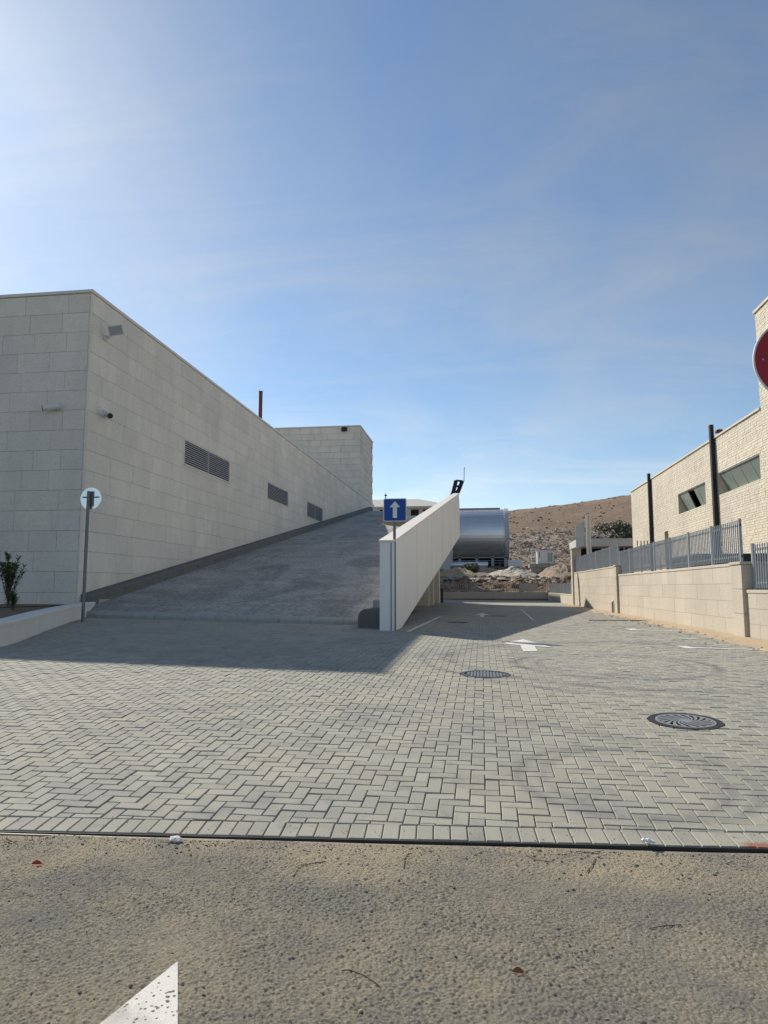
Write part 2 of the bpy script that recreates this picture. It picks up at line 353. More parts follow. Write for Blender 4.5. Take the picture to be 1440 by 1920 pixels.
def mk_terrain():
    n = NT('dry_hillside', .95, 0, .1)
    a = n.noise(.035, 8, .7); b_ = n.noise(.5, 6, .75, sc=(1, 1, 2.0))
    base = n.mix(n.ramp(b_, [(.38, 0), (.62, 1)]), (.20, .14, .098), (.285, .21, .152))
    base = n.mix(n.ramp(a, [(.45, 0), (.65, .5)]), base, (.325, .245, .175))
    at = n.tint('attr')                                                    # quarried / bare ground share, stored per face
    rocky = n.mix(n.ramp(n.noise(.33, 8, .78), [(.42, 0), (.58, 1)]), (.27, .195, .14), (.45, .39, .325))
    base = n.mix(at, base, rocky)
    base = n.mix(n.ramp(n.noise(1.4, 5, .8), [(.56, 0), (.68, .5)]), base, (.15, .11, .07))
    n.col(base); n.bump(n.noise(.6, 8, .8), .9, 1.0); return n.m
M['terrain'] = mk_terrain()
M['sand'] = plain('sandy_fill', (.42, .325, .215), .95, 0, .25, 1.5, .8, 6)
M['rubble'] = plain('white_rubble', (.44, .385, .32), .95, 0, .2, 1)
M['rubble2'] = plain('brown_rubble', (.30, .225, .165), .95, 0, .3, 1)
M['gravel_road'] = plain('gravel_track', (.27, .255, .24), .95, 0, .2, .5)
M['scrub'] = plain('dry_scrub', (.17, .125, .075), .9, 0, .4, 2)
M['bark'] = plain('bark', (.10, .08, .06), .9, 0, .3, 12)
def mk_leaf(name, a, b):
    n = NT(name, .55, 0, .3); t = n.tint('attr'); n.col(n.mix(t, a, b))
    n.b.inputs['Transmission Weight'].default_value = 0; return n.m
M['leaf'] = mk_leaf('oleander_leaf', (.035, .06, .026), (.10, .135, .055)); M['leaf2'] = mk_leaf('tree_leaf', (.030, .045, .018), (.085, .10, .045))
M['roof'] = plain('pale_roof_sheet', (.50, .48, .43), .7, 0, .08, .6)
M['blockwall'] = plain('pale_wall', (.46, .46, .46), .8, 0, .1, .4)
M['blue_black'] = plain('navy_steel', (.012, .016, .032), .5, .3, .2)
M['twig'] = plain('dry_twig', (.10, .075, .045), .9, 0, .3, 60)
M['white_stone'] = plain('white_stone', (.62, .59, .55), .9, 0, .15, 20, .5, 60)
M['plastic'] = plain('white_plastic', (.75, .75, .75), .5, 0, .05)
M['leaf_red'] = plain('red_litter', (.38, .06, .03), .8, 0, .3, 40); M['leaf_brown'] = plain('brown_leaf', (.24, .11, .045), .8, 0, .3, 40)
def mk_gravel():
    n = NT('loose_grit', .95, 0, .2); n.col(n.mix(n.tint('attr'), (.10, .095, .085), (.36, .32, .25))); return n.m
M['grit'] = mk_gravel()

# ------------------------------------------------------------------ ground, road, paving
def grid(xs, ys, zf, tf=None):
    mb = MB(); X, Y = np.meshgrid(xs, ys); Z = zf(X, Y); n = len(xs)
    mb.v = list(zip(X.ravel().tolist(), Y.ravel().tolist(), Z.ravel().tolist()))
    for j in range(len(ys)-1):
        for i in range(n-1): mb.f.append((j*n+i, j*n+i+1, (j+1)*n+i+1, (j+1)*n+i))
    if tf is not None:
        xc = (X[:-1,:-1]+X[1:,1:])/2; yc = (Y[:-1,:-1]+Y[1:,1:])/2; mb.t = tf(xc, yc).ravel().tolist()
    else: mb.t = [0.0]*len(mb.f)
    return mb
def vnoise(x, y, seed=0):                                                  # smooth value noise
    xi = np.floor(x).astype(int); yi = np.floor(y).astype(int); fx = x-xi; fy = y-yi; fx = fx*fx*(3-2*fx); fy = fy*fy*(3-2*fy)
    h = lambda a, b: np.modf(np.abs(np.sin(a*127.1+b*311.7+seed*74.7)*43758.5453))[0]
    return (h(xi,yi)*(1-fx)+h(xi+1,yi)*fx)*(1-fy)+(h(xi,yi+1)*(1-fx)+h(xi+1,yi+1)*fx)*fy
def fbm(x, y, oct_=5, seed=0, g=.5):
    s_ = 0; a = 1; tot = 0
    for k in range(oct_): s_ = s_+a*vnoise(x*2**k, y*2**k, seed+k); tot += a; a *= g
    return s_/tot
_ty = np.array([-3000, 40, 64, 66.3, 70, 75, 80, 90, 100, 115, 130, 170, 196, 205, 225, 235, 300, 350, 400, 440, 520, 700, 3000.])
_tz = np.array([-.75, -.75, -.6, .35, .95, 1.55, 1.95, 2.4, 2.8, 3.9, 5.0, 6.0, 8.0, 10.5, 19, 20.5, 32, 40, 46.8, 48.5, 45, 30, 20.])
_rx = np.array([-3000, -200, -60, -12, 15, 40, 85, 150, 300, 3000.]); _rf = np.array([1.0, 1.1, 1.03, 1.0, .972, 1.02, 1.135, 1.25, 1.3, 1.0])
def terr(x, y):
    x = np.asarray(x, float); y = np.asarray(y, float)
    yy = y+ (fbm(x*.02, y*.0+3, 3, 5)-.5)*22*np.clip((y-150)/60, 0, 1)
    z = np.interp(yy, _ty, _tz); k = np.clip((y-200)/150, 0, 1)
    z = z*(1+(np.interp(x*400/np.maximum(y, 200), _rx, _rf)-1)*k)
    amp = np.interp(y, [66, 75, 130, 190, 210, 235, 300, 3000], [0, .25, .5, 1.2, 3.0, 2.2, 2.0, 3.0])
    z = z+(fbm(x*.11, y*.11, 5, 3, .6)-.5)*amp
    return z
xs = np.concatenate([[-3000, -1200, -600, -350], np.arange(-220, -40, 12), np.arange(-40, 110, 1.6), np.arange(110, 320, 8), [350, 600, 1200, 3000]])
ys = np.concatenate([[-2500, -800, -200, -60, 0, 40, 60, 64], np.arange(66, 130, 1.6), np.arange(130, 245, 1.8), np.arange(245, 470, 4.5), [500, 560, 700, 1000, 3000]])
def tmask(x, y):
    band = np.clip((y-198)/8, 0, 1)*np.clip((238-y)/8, 0, 1); n = fbm(x*.06, y*.06, 4, 9)
    low = np.clip((y-66)/4, 0, 1)*np.clip((135-y)/25, 0, 1)
    return np.clip(band*(.55+.9*n)+low*np.clip((n-.42)*5, 0, .8), 0, 1)
struct('hillside_terrain', grid(xs, ys, terr, tmask), M['terrain'], True)
# foreground road
EY0, EK = 4.406, .064
def edge(x): return EY0+EK*np.asarray(x, float)
def roadz(x, y): return -.385-.012*np.clip((4.4-np.asarray(y, float))/4.4, 0, 3)+(fbm(np.asarray(x)*.9, np.asarray(y)*.9, 3, 21)-.5)*.012
xr = np.concatenate([[-80, -40, -20, -10], np.arange(-6, 6.01, .15), [10, 20, 40, 80]])
mb = MB(); rows = np.concatenate([[-40, -20, -8, -3], np.arange(-1, 4.2, .15), [4.4]]); X = np.tile(xr, (len(rows), 1))
Yl = np.array([[r if r < 4.3 else edge(x)-.038 for x in np.clip(xr, -12, 12)] for r in rows]); Yl = np.minimum(Yl, edge(np.clip(X, -12, 12))-.038); Z = roadz(X, Yl)
mb.v = list(zip(X.ravel().tolist(), Yl.ravel().tolist(), Z.ravel().tolist())); n = len(xr)
mb.f = [(j*n+i, j*n+i+1, (j+1)*n+i+1, (j+1)*n+i) for j in range(len(rows)-1) for i in range(n-1)]; mb.t = [0.0]*len(mb.f)
road = struct('asphalt_road', mb, M['asphalt'], True)
def fine_road():
    xs = np.arange(-2.75, 2.35, .0043); n = len(xs); ts = np.arange(0, 2.3, .0043); X = np.tile(xs, (len(ts), 1)); Y = edge(X)-.038-ts[:, None]
    a = vnoise(X/.0135, Y/.0135, 1); b = vnoise(X/.0078+9, Y/.0078, 2); c = vnoise(X/.035, Y/.035, 3); cov = fbm(X*1.3, Y*1.3, 4, 41)
    cov = np.clip((cov-.42)*4, 0, 1); fill = np.clip(1-ts[:, None]/.30, 0, 1)*np.clip(fbm(X*3, Y*3, 3, 5)*2-.3, 0, 1)
    
    def cell(sz, sd):
        U, V_ = X/sz, Y/sz; iu, iv = np.floor(U), np.floor(V_); best = np.full(X.shape, 9.0); hh = np.zeros(X.shape)
        hs = lambda p, q, k: np.modf(np.abs(np.sin(p*127.1+q*311.7+k*74.7)*43758.5453))[0]
        for du in (-1, 0, 1):
            for dv in (-1, 0, 1):
                cu, cv_ = iu+du, iv+dv; d = np.hypot(cu+hs(cu, cv_, sd)-U, cv_+hs(cu, cv_, sd+1)-V_); m_ = d < best; hh = np.where(m_, .55+.45*hs(cu, cv_, sd+2), hh); best = np.minimum(d, best)
        return np.sqrt(np.clip(1-(best/.75)**2, 0, 1))*hh
    h = np.maximum(cell(.0175, 1)*.0125, cell(.0105, 7)*.0088)+b*.0012+c*.0030; h = h*(1-.45*cov)*(1-.7*fill)+.002*cov+.003*fill
    e = np.minimum(np.minimum(X-xs[0], xs[-1]-X)/.1, (ts[-1]-ts[:, None])/.1); h = h+.002-.012*(1-np.clip(e, 0, 1))
    Z = roadz(X, Y)+h; me = bpy.data.meshes.new('road_surface'); m = len(ts); N = m*n
    me.vertices.add(N); me.vertices.foreach_set('co', np.stack([X, Y, Z], 2).ravel().astype(np.float32))
    jj, ii = np.meshgrid(np.arange(m-1), np.arange(n-1), indexing='ij'); q = (jj*n+ii).ravel(); F_ = np.stack([q, q+n, q+n+1, q+1], 1)
    me.loops.add(F_.size); me.loops.foreach_set('vertex_index', F_.ravel().astype(np.int32)); me.polygons.add(len(F_)); me.polygons.foreach_set('loop_start', np.arange(0, F_.size, 4, dtype=np.int32)); me.polygons.foreach_set('loop_total', np.full(len(F_), 4, dtype=np.int32))
    me.update(calc_edges=True); me.validate(); me.materials.append(M['asphalt']); me.polygons.foreach_set('use_smooth', [True]*len(F_)); o = link('road_surface', me, road); return o
fine_road()
# bedding sheet under the pavers, paving beyond
XW = -13.12                                                               # face of the stone building beside the ramp
YFAR = 34.0
def bedgrid():
    xs = np.concatenate([[-40, -30, -22], np.arange(-18, 12.01, .35)]); ts = np.concatenate([np.arange(0, 14, .3), np.arange(14, 30.3, 1.0)]); mb = MB()
    X = np.tile(xs, (len(ts), 1)); Y = edge(np.clip(X, -12, 12))+.004+ts[:, None]; Y = np.minimum(Y, YFAR+.2); Z = ground(X, Y)-.011
    mb.v = list(zip(X.ravel().tolist(), Y.ravel().tolist(), Z.ravel().tolist())); n = len(xs)
    mb.f = [(j*n+i, j*n+i+1, (j+1)*n+i+1, (j+1)*n+i) for j in range(len(ts)-1) for i in range(n-1)]; mb.t = [0.0]*len(mb.f); return mb
pave = struct('block_pavement', bedgrid(), M['bed'], True)
far = grid(np.concatenate([[-20], np.arange(-16, 9, 1.5), [9]]), np.array([YFAR, 38, 44, 52, 60, 66.]), lambda x, y: ground(x, y)-.001)
part('far_paving', far, M['far_paving'], pave, True)
# manhole covers
MAN = [dict(c=onG(1285, 1352), r=.335, kind='swirl'), dict(c=onG(910, 1264), r=.34, kind='grid'), dict(c=onG(858, 1167), r=.36, kind='plain'), dict(c=onG(934, 1155), r=.36, kind='plain'), dict(c=onG(918, 1138), r=.36, kind='plain')]
# pavers: 90 degree herringbone
P = .1052; G = .0031
i0, i1 = int(-17/P), int(11/P); j0, j1 = int(3.9/P), int(YFAR/P)
I, J = np.meshgrid(np.arange(i0, i1), np.arange(j0, j1)); s4 = (I+J) % 4
Hc = np.stack([I[s4 == 0]*P+P, J[s4 == 0]*P+P/2, np.zeros((s4 == 0).sum())], 1)
Vc = np.stack([I[s4 == 2]*P+P/2, J[s4 == 2]*P+P, np.ones((s4 == 2).sum())], 1)
BR = np.concatenate([Hc, Vc]); BR = BR[(BR[:, 1] < YFAR-.1)]
zz = ground(BR[:, 0], BR[:, 1]); px, py, dd = proj(np.stack([BR[:, 0], BR[:, 1], zz], 1))
keep = (px > -330) & (px < 1770) & (BR[:, 1] > edge(BR[:, 0])+.11)
keep &= ~((BR[:, 0] < -2.9) & (BR[:, 1] > 20.3)) & (BR[:, 0] > -13.0) & (BR[:, 0] < 6.2)
for m in MAN: keep &= (np.hypot(BR[:, 0]-m['c'].x, BR[:, 1]-m['c'].y) > m['r']-.06)
BR = BR[keep]; zz = zz[keep]; px = px[keep]; py = py[keep]; dd = dd[keep]
SOLD = .214
def clip_poly(poly, a, b, c):                                              # keep a*x+b*y >= c
    out = []
    for k in range(len(poly)):
        p, q = poly[k], poly[(k+1) % len(poly)]; dp = a*p[0]+b*p[1]-c; dq = a*q[0]+b*q[1]-c
        if dp >= 0: out.append(p)
        if dp*dq < 0: t = dp/(dp-dq); out.append((p[0]+t*(q[0]-p[0]), p[1]+t*(q[1]-p[1])))
    return out
CH = .0038; TH = .05
def paver_geo(poly):                                                       # local (x,y) convex polygon -> chamfered block, top at 0
    n = len(poly); cx = sum(p[0] for p in poly)/n; cy = sum(p[1] for p in poly)/n; out = []
    for p in poly:
        dx, dy = p[0]-cx, p[1]-cy; L = math.hypot(dx, dy) or 1
        out.append((p[0]-CH*1.3*(1 if dx > 0 else -1) if abs(dx) > .012 else p[0], p[1]-CH*1.3*(1 if dy > 0 else -1) if abs(dy) > .012 else p[1]))
    v = [(x, y, 0) for x, y in out]+[(x, y, -CH) for x, y in poly]+[(x, y, -TH) for x, y in poly]
    f = [tuple(range(n))]
    for k in range(n):
        j = (k+1) % n; f += [(k, n+k, n+j, j), (n+k, 2*n+k, 2*n+j, n+j)]
    return v, f
def frame(x, y):
    e = .05; gx = (gz(x+e, y)-gz(x-e, y))/(2*e); gy = (gz(x, y+e)-gz(x, y-e))/(2*e); return gx, gy
area = 1/dd**3; area[(px < 0) | (px > 1440)] *= .02
order = np.argsort(-area)
# soldier course along the edge
th = math.atan(EK); ct, st_ = math.cos(th), math.sin(th)
sold = []
for k in range(int(-6.2/P), int(5.4/P)):
    u = (k+.5)*P; c = (u*ct-(.006+SOLD/2)*st_, EY0+u*st_+(.006+SOLD/2)*ct)
    if c[0] > 5.3: continue
    q = proj(np.array([[c[0], c[1], -.37]])); sold.append((c, -20 < q[0][0] < 1460))
full_v, full_f = paver_geo([(-P+G, -P/2+G), (P-G, -P/2+G), (P-G, P/2-G), (-P+G, P/2-G)])
mbf = MB(); mbf.raw(full_v, full_f); me_full = mesh('paver', mbf, M['paver_obj'])
stuff = MB(); vcount = 0; nind = 0
def put(x, y, rot, poly=None, single=False, zj=None):
    global nind
    gx, gy = frame(x, y); zj = random.gauss(0, .0018) if zj is None else zj
    gx += random.gauss(0, .010); gy += random.gauss(0, .010)
    z = gz(x, y)+zj
    if single:
        nrm = Vector((-gx, -gy, 1)).normalized(); ex = Vector((math.cos(rot), math.sin(rot), 0)); ex = (ex-nrm*ex.dot(nrm)).normalized(); ey = nrm.cross(ex)
        R = Matrix((ex, ey, nrm)).transposed()
        if poly is None: me = me_full
        else:
            v, f = paver_geo(poly); m_ = MB(); m_.raw(v, f); me = mesh('paver', m_, M['paver_obj'])
        o = link('paver', me, pave, (x, y, z)); o.rotation_euler = R.to_euler(); nind += 1
    else:
        v, f = (full_v, full_f) if poly is None else paver_geo(poly)
        c, s_ = math.cos(rot), math.sin(rot); vv = []
        for a, b, h in v:
            X_ = a*c-b*s_; Y_ = a*s_+b*c; vv.append((x+X_, y+Y_, z+h+gx*X_+gy*Y_))
        stuff.raw(vv, f, random.random())
for c, vis in sold: put(c[0], c[1], th+math.pi/2, None, vis and nind < 300, random.gauss(0, .0015))
for i in order:
    x, y, v = BR[i]; poly = None
    lim = edge(x)+.007+SOLD
    rot = math.pi/2 if v else 0.0
    if y < lim+.16:
        hx, hy = (P/2-G, P-G) if v else (P-G, P/2-G)
        w = [(-hx, -hy), (hx, -hy), (hx, hy), (-hx, hy)]
        a, b = -EK, 1.0; cc_ = EY0+.0095+SOLD-(y-EK*x)
        q = clip_poly(w, a, b, cc_)
        if len(q) < 3: continue
        if q != w:
            ar = abs(sum(q[k][0]*q[(k+1) % len(q)][1]-q[(k+1) % len(q)][0]*q[k][1] for k in range(len(q))))/2
            if ar < .0012: continue
            poly = q; rot = 0.0
    for m in MAN:
        dx_, dy_ = x-m['c'].x, y-m['c'].y; dm = math.hypot(dx_, dy_)
        if dm < m['r']+.14:
            hx, hy = (P/2-G, P-G) if v else (P-G, P/2-G); w = poly or [(-hx, -hy), (hx, -hy), (hx, hy), (-hx, hy)]
            q = clip_poly(w, dx_/dm, dy_/dm, m['r']+.016-dm)
            if len(q) < 3 or abs(sum(q[k][0]*q[(k+1) % len(q)][1]-q[(k+1) % len(q)][0]*q[k][1] for k in range(len(q))))/2 < .0008: poly = 'skip'; break
            if q != w: poly = q; rot = 0.0
    if poly == 'skip': continue
    put(x, y, rot, poly, nind < 300)
part('paver_field', stuff, M['paver_att'], pave, kind='stuff')
# steel edging between paving and road
mb = MB()
for k in range(40):
    a = -6.2+k*.3; b = a+.3
    za = gz(a, edge(a))-.004; zb = gz(b, edge(b))-.004
    mb.raw([(a, edge(a)-.006, za-.03), (b, edge(b)-.006, zb-.03), (b, edge(b)+.002, zb-.03), (a, edge(a)+.002, za-.03), (a, edge(a)-.006, za+.0), (b, edge(b)-.006, zb+.0), (b, edge(b)+.002, zb+.0), (a, edge(a)+.002, za+.0)],
           [(0,3,2,1),(4,5,6,7),(0,1,5,4),(2,3,7,6)])
    mb.raw([(a, edge(a)-.026, za-.03), (b, edge(b)-.026, zb-.03), (b, edge(b)-.006, zb-.03), (a, edge(a)-.006, za-.03)], [(0,1,2,3)])
ed = struct('steel_edging', mb, M['edge_steel'])
mb = MB()
for k in range(40):
    a = -6.2+k*.3; b = a+.3; za = float(roadz(a, edge(a)))+.008; zb = float(roadz(b, edge(b)))+.008
    mb.raw([(a, edge(a)-.036, za-.05), (b, edge(b)-.036, zb-.05), (b, edge(b)-.026, zb-.05), (a, edge(a)-.026, za-.05), (a, edge(a)-.036, za), (b, edge(b)-.036, zb), (b, edge(b)-.026, zb), (a, edge(a)-.026, za)],
           [(0,3,2,1),(4,5,6,7),(0,1,5,4),(2,3,7,6)])
part('angle_lip', mb, M['edge_top'], ed)
# painted markings (sheets just above the paver tops)
def sheet(poly, h=.008, n=10):
    mb = MB(); xs = [p[0] for p in poly]; ys = [p[1] for p in poly]; y0, y1 = min(ys), max(ys)
    for k in range(n):
        a = y0+(y1-y0)*k/n; b = y0+(y1-y0)*(k+1)/n
        q = clip_poly(clip_poly(list(poly), 0, 1, a), 0, -1, -b)
        if len(q) >= 3: mb.face([(x, y, gz(x, y)+h) for x, y in q])
    return mb
def gpoly(pts): return [tuple(onG(*p))[:2] for p in pts]
mb = sheet(gpoly([(980, 1222), (1007, 1221), (1001, 1209)][:0] or [(981, 1222), (1008, 1221.5), (1001.5, 1210), (975.5, 1210)]))
m2 = sheet(gpoly([(941, 1207.5), (1038, 1215), (981, 1199)])); mb.v, base = mb.v, len(mb.v)
mb.raw(m2.v, m2.f); part('painted_arrow', mb, M['paint'], pave)
mb = sheet(gpoly([(908, 1157.5), (900, 1157.5), (901, 1150.5), (907, 1150.5)])); m2 = sheet(gpoly([(888, 1153.6), (919, 1153.6), (904, 1149.8)])); mb.raw(m2.v, m2.f); part('painted_arrow', mb, M['paint'], pave)
def pline(p, q, w):
    a, b = onG(*p), onG(*q); d = Vector((b.x-a.x, b.y-a.y, 0)).normalized(); n_ = Vector((-d.y, d.x, 0))*w/2
    return sheet([tuple((a-n_)[:2]), tuple((b-n_)[:2]), tuple((b+n_)[:2]), tuple((a+n_)[:2])], .007, 8)
for (p, q, w) in [((764, 1185), (826, 1156), .11), ((1283, 1214.5), (1440, 1219), .16), ((1183, 1181), (1335, 1185.5), .2), ((1273, 1197), (1306, 1198), .2), ((1191, 1174.5), (1206, 1175), .12), ((1276, 1211.5), (1297, 1216.5), .2), ((1180, 1179), (1192, 1182), .25), ((1005, 1149), (1180, 1152.5), .07), ((975, 1141), (1000, 1163), .07)]:
    part('painted_line', pline(p, q, w), M['paint'], pave)
# arrow head painted on the road near the camera
pts = [onZ(333, 1811, -.392), onZ(333, 1990, -.392), onZ(110, 1990, -.392)]
mb = MB(); Nn = 8
A, B_, C_ = [(p.x, p.y) for p in pts]
for k in range(Nn):
    t0, t1 = k/Nn, (k+1)/Nn
    L = lambda t, Q: (A[0]+(Q[0]-A[0])*t, A[1]+(Q[1]-A[1])*t)
    q = [L(t0, C_), L(t1, C_), L(t1, B_), L(t0, B_)]
    mb.face([(x, y, float(roadz(x, y))+.0142) for x, y in q])
part('painted_arrow', mb, M['paint'], road)
# ------------------------------------------------------------------ manhole covers
def disc(mb, c, r, z, n=32, t=0): mb.face([(c.x+r*math.cos(2*math.pi*k/n), c.y+r*math.sin(2*math.pi*k/n), z) for k in range(n)], t)
def ring(mb, c, r0, r1, z0, z1, n=32):
    for k in range(n):
        a, b = 2*math.pi*k/n, 2*math.pi*(k+1)/n; p = lambda r, q, z: (c.x+r*math.cos(q), c.y+r*math.sin(q), z)
        mb.raw([p(r0,a,z1),p(r1,a,z1),p(r1,b,z1),p(r0,b,z1)], [(0,1,2,3)]); mb.raw([p(r1,a,z0),p(r1,b,z0),p(r1,b,z1),p(r1,a,z1)], [(0,1,2,3)]); mb.raw([p(r0,a,z0),p(r0,a,z1),p(r0,b,z1),p(r0,b,z0)], [(0,1,2,3)])
labs = ['round iron manhole cover with curved swirl slots in the sunlit paving', 'round iron manhole cover with small grid pattern near the painted white arrow', 'round dark manhole cover in the shade beside the ramp parapet', 'round dark manhole cover in the shade beside the small painted arrow', 'small far manhole cover in the shade near the boundary railing']
for m, lb in zip(MAN, labs):
    c = m['c']; r = m['r']; z = c.z+.004
    t = thing('manhole_cover', lb, 'manhole cover', (c.x, c.y, z-.03), 'manhole covers in the block paving')
    # tilt follows the local ground; built flat on the mean plane
    gx, gy = frame(c.x, c.y)
    def tilt(mb_): mb_.v = [(x, y, h+gx*(x-c.x)+gy*(y-c.y)) for x, y, h in mb_.v]; return mb_
    mb = MB(); ring(mb, c, r-.045, r+.012, z-.03, z+.001); part('frame', tilt(mb), M['dark'] if m['kind'] == 'swirl' else M['iron'], t)
    mb = MB(); disc(mb, c, r-.04, z-.012); part('lid', tilt(mb), M['void'] if m['kind'] == 'swirl' else M['iron'], t)
    mb = MB()
    if m['kind'] == 'swirl':
        disc(mb, c, .07, z+.002, 16); ring(mb, c, r-.085, r-.052, z-.012, z+.002)
        for k in range(18):
            a0 = 2*math.pi*k/18; prev = None
            for q in range(7):
                rr = .06+(r-.075-.06)*q/6; a = a0+.95*math.sin(q/6*1.5); w = .008+.017*q/6
                p1 = (c.x+rr*math.cos(a)-w*math.sin(a), c.y+rr*math.sin(a)+w*math.cos(a), z+.002); p2 = (c.x+rr*math.cos(a)+w*math.sin(a), c.y+rr*math.sin(a)-w*math.cos(a), z+.002)
                if prev: mb.face([prev[0], prev[1], p2, p1])
                prev = (p1, p2)
        part('swirl_rib', tilt(mb), M['iron_worn'], t)
    elif m['kind'] == 'grid':
        for a in np.arange(-r, r, .045):
            for b in np.arange(-r, r, .045):
                if math.hypot(a+.015, b+.015) < r-.07: mb.box(c.x+a, c.x+a+.03, c.y+b, c.y+b+.03, z-.012, z+.001)
        part('grip_stud', tilt(mb), M['iron_worn'], t, kind='stuff')
    else:
        for k in range(6): a = k*math.pi/3; mb.box(c.x+.2*math.cos(a)-.03, c.x+.2*math.cos(a)+.03, c.y+.2*math.sin(a)-.03, c.y+.2*math.sin(a)+.03, z-.012, z)
        part('grip_stud', tilt(mb), M['iron'], t)

# ------------------------------------------------------------------ left stone building
YC = 21.25; ZT = onX(172, 541, XW).z if False else onY(172, 543, YC).z; YE = 80.0; CRS = .682
LV = [(onX(347, 825, XW), onX(430, 905, XW), onX(347, 870, XW)), (onX(502, 903, XW), onX(540, 950, XW), onX(502, 934, XW)), (onX(576, 940, XW), onX(605, 977, XW), onX(576, 968, XW))]
louv = []
for a, b, c in LV: louv.append((a.y, b.y, c.z, a.z))
bld = thing('stone_building', 'large windowless pale limestone building beside the ramp, with louvred vents', 'building', (XW-10, YC+10, 0))
mb = MB(); mb.box(-50, XW-.06, YC+.06, 90, -.5, ZT-.1); part('wall_core', mb, M['mortar'], bld)
def zramp(x, y): return gz(x, 20.0)+.165+.1645*max(0, y-20.5)
me_cache = {}
def slab_mesh(L, h, d, axis, mat, b=.006):
    key = (round(L, 2), round(h, 3), d, axis, mat.name)
    if key not in me_cache:
        m_ = MB()
        if axis == 'Y': m_.bbox(-d, 0, 0, L, 0, h, b)
        else: m_.bbox(0, L, 0, d, 0, h, b)
        me_cache[key] = mesh('stone', m_, mat)
    return me_cache[key]
JT = .007; pieces = []; rest = MB()
nc = int(ZT/CRS)+1
for k in range(nc):
    z1 = ZT-.12-k*CRS; z0 = max(z1-CRS, -.3)
    if z1 < .1: break
    y = YC+.06; first = True
    while y < 84:
        L = round(random.choice([.8, 1.0, 1.2, 1.4, 1.6]), 2)
        if first and k % 2: L = .6
        first = False
        L = min(L, 84-y)
        if z1 > zramp(XW, y+L)-.05 or y < 23:
            for r in [(y+JT/2, y+L-JT/2, z0+JT/2, z1-JT/2)]:
                rs = [r]
                for h in louv: rs = minus(rs, (h[0], h[1], h[2], h[3]))
                for q in rs: pieces.append(('Y', q))
        y += L
    x = XW-.06-0.0; first = True
    while x > -24:
        L = random.choice([1.0, 1.2, 1.4, 1.6])
        if first and k % 2 == 0: L = .8
        first = False
        if z1 > .2: pieces.append(('X', (x-L+JT/2, x-JT/2, z0+JT/2, z1-JT/2)))
        x -= L
def vis(p):
    if p[0] == 'X': return 1e3 if p[1][1] > -18.2 else 0
    return 1/p[1][0]
pieces.sort(key=lambda p: -vis(p))
for n_, (ax, q) in enumerate(pieces):
    if n_ < 300:
        if ax == 'Y': o = link('stone', slab_mesh(q[1]-q[0], q[3]-q[2], .058, 'Y', M['stone_obj']), bld, Vector((XW+random.uniform(-.003, .003), q[0], q[2]))-Vector(bld.location))
        else: o = link('stone', slab_mesh(q[1]-q[0], q[3]-q[2], .058, 'X', M['stone_obj']), bld, Vector((q[0], YC+random.uniform(-.003, .003), q[2]))-Vector(bld.location))
    else:
        if ax == 'Y': rest.bbox(XW-.058, XW+random.uniform(-.003, .003), q[0], q[1], q[2], q[3], .006, random.random())
        else: rest.bbox(q[0], q[1], YC+random.uniform(-.003, .003), YC+.058, q[2], q[3], .006, random.random())
part('stone_cladding', rest, M['stone_att'], bld, kind='stuff')
mb = MB(); mb.bbox(XW-.056, XW-.001, YC-.001, YC+.056, .0, ZT-.12, .008, .5); part('corner_stone', mb, M['stone_att'], bld)
mb = MB(); mb.bbox(XW-.5, XW+.05, YC-.05, 84, ZT-.11, ZT, .01, .4); part('coping', mb, M['coping'], bld)
mb = MB(); mb.bbox(-50, XW-.51, YC-.05, YC+.45, ZT-.11, ZT, .01, .4); part('coping', mb, M['coping'], bld)
for li, (y0, y1, z0, z1) in enumerate(louv):
    mb = MB(); mb.box(XW-.0595, XW-.055, y0, y1, z0, z1); lo = part('louvre', mb, M['void'], bld)
    fr = MB()
    for a in ([y0, y1-.06, (y0+y1)/2-.03] if li != 1 else [y0, y1-.06]): fr.box(XW-.055, XW-.006, a, a+.06, z0, z1)
    fr.box(XW-.055, XW-.006, y0+.06, y1-.06, z1-.05, z1-.001) if li == 1 else None
    part('frame', fr, M['slat'], lo)
    ns = 11; hs = (z1-z0)/ns
    sm = MB(); yl = y1-y0-.12
    sm.raw([(-.045, 0, hs*.62), (-.048, 0, hs*.55), (-.006, 0, 0), (-.003, 0, hs*.40), (-.045, yl, hs*.62), (-.048, yl, hs*.55), (-.006, yl, 0), (-.003, yl, hs*.40)], [(0,1,2,3), (7,6,5,4), (0,3,7,4), (3,2,6,7), (2,1,5,6), (1,0,4,5)])
    sme = mesh('slat', sm, M['slat'])
    for k in range(ns): link('slat', sme, lo, Vector((XW, y0+.06, z0+hs*k))-wloc(lo))
    mb = MB(); mb.bbox(XW-.05, XW+.045, y0-.05, y1+.05, z0-.07, z0-.004, .006, .5); part('sill', mb, M['stone_att'], lo)
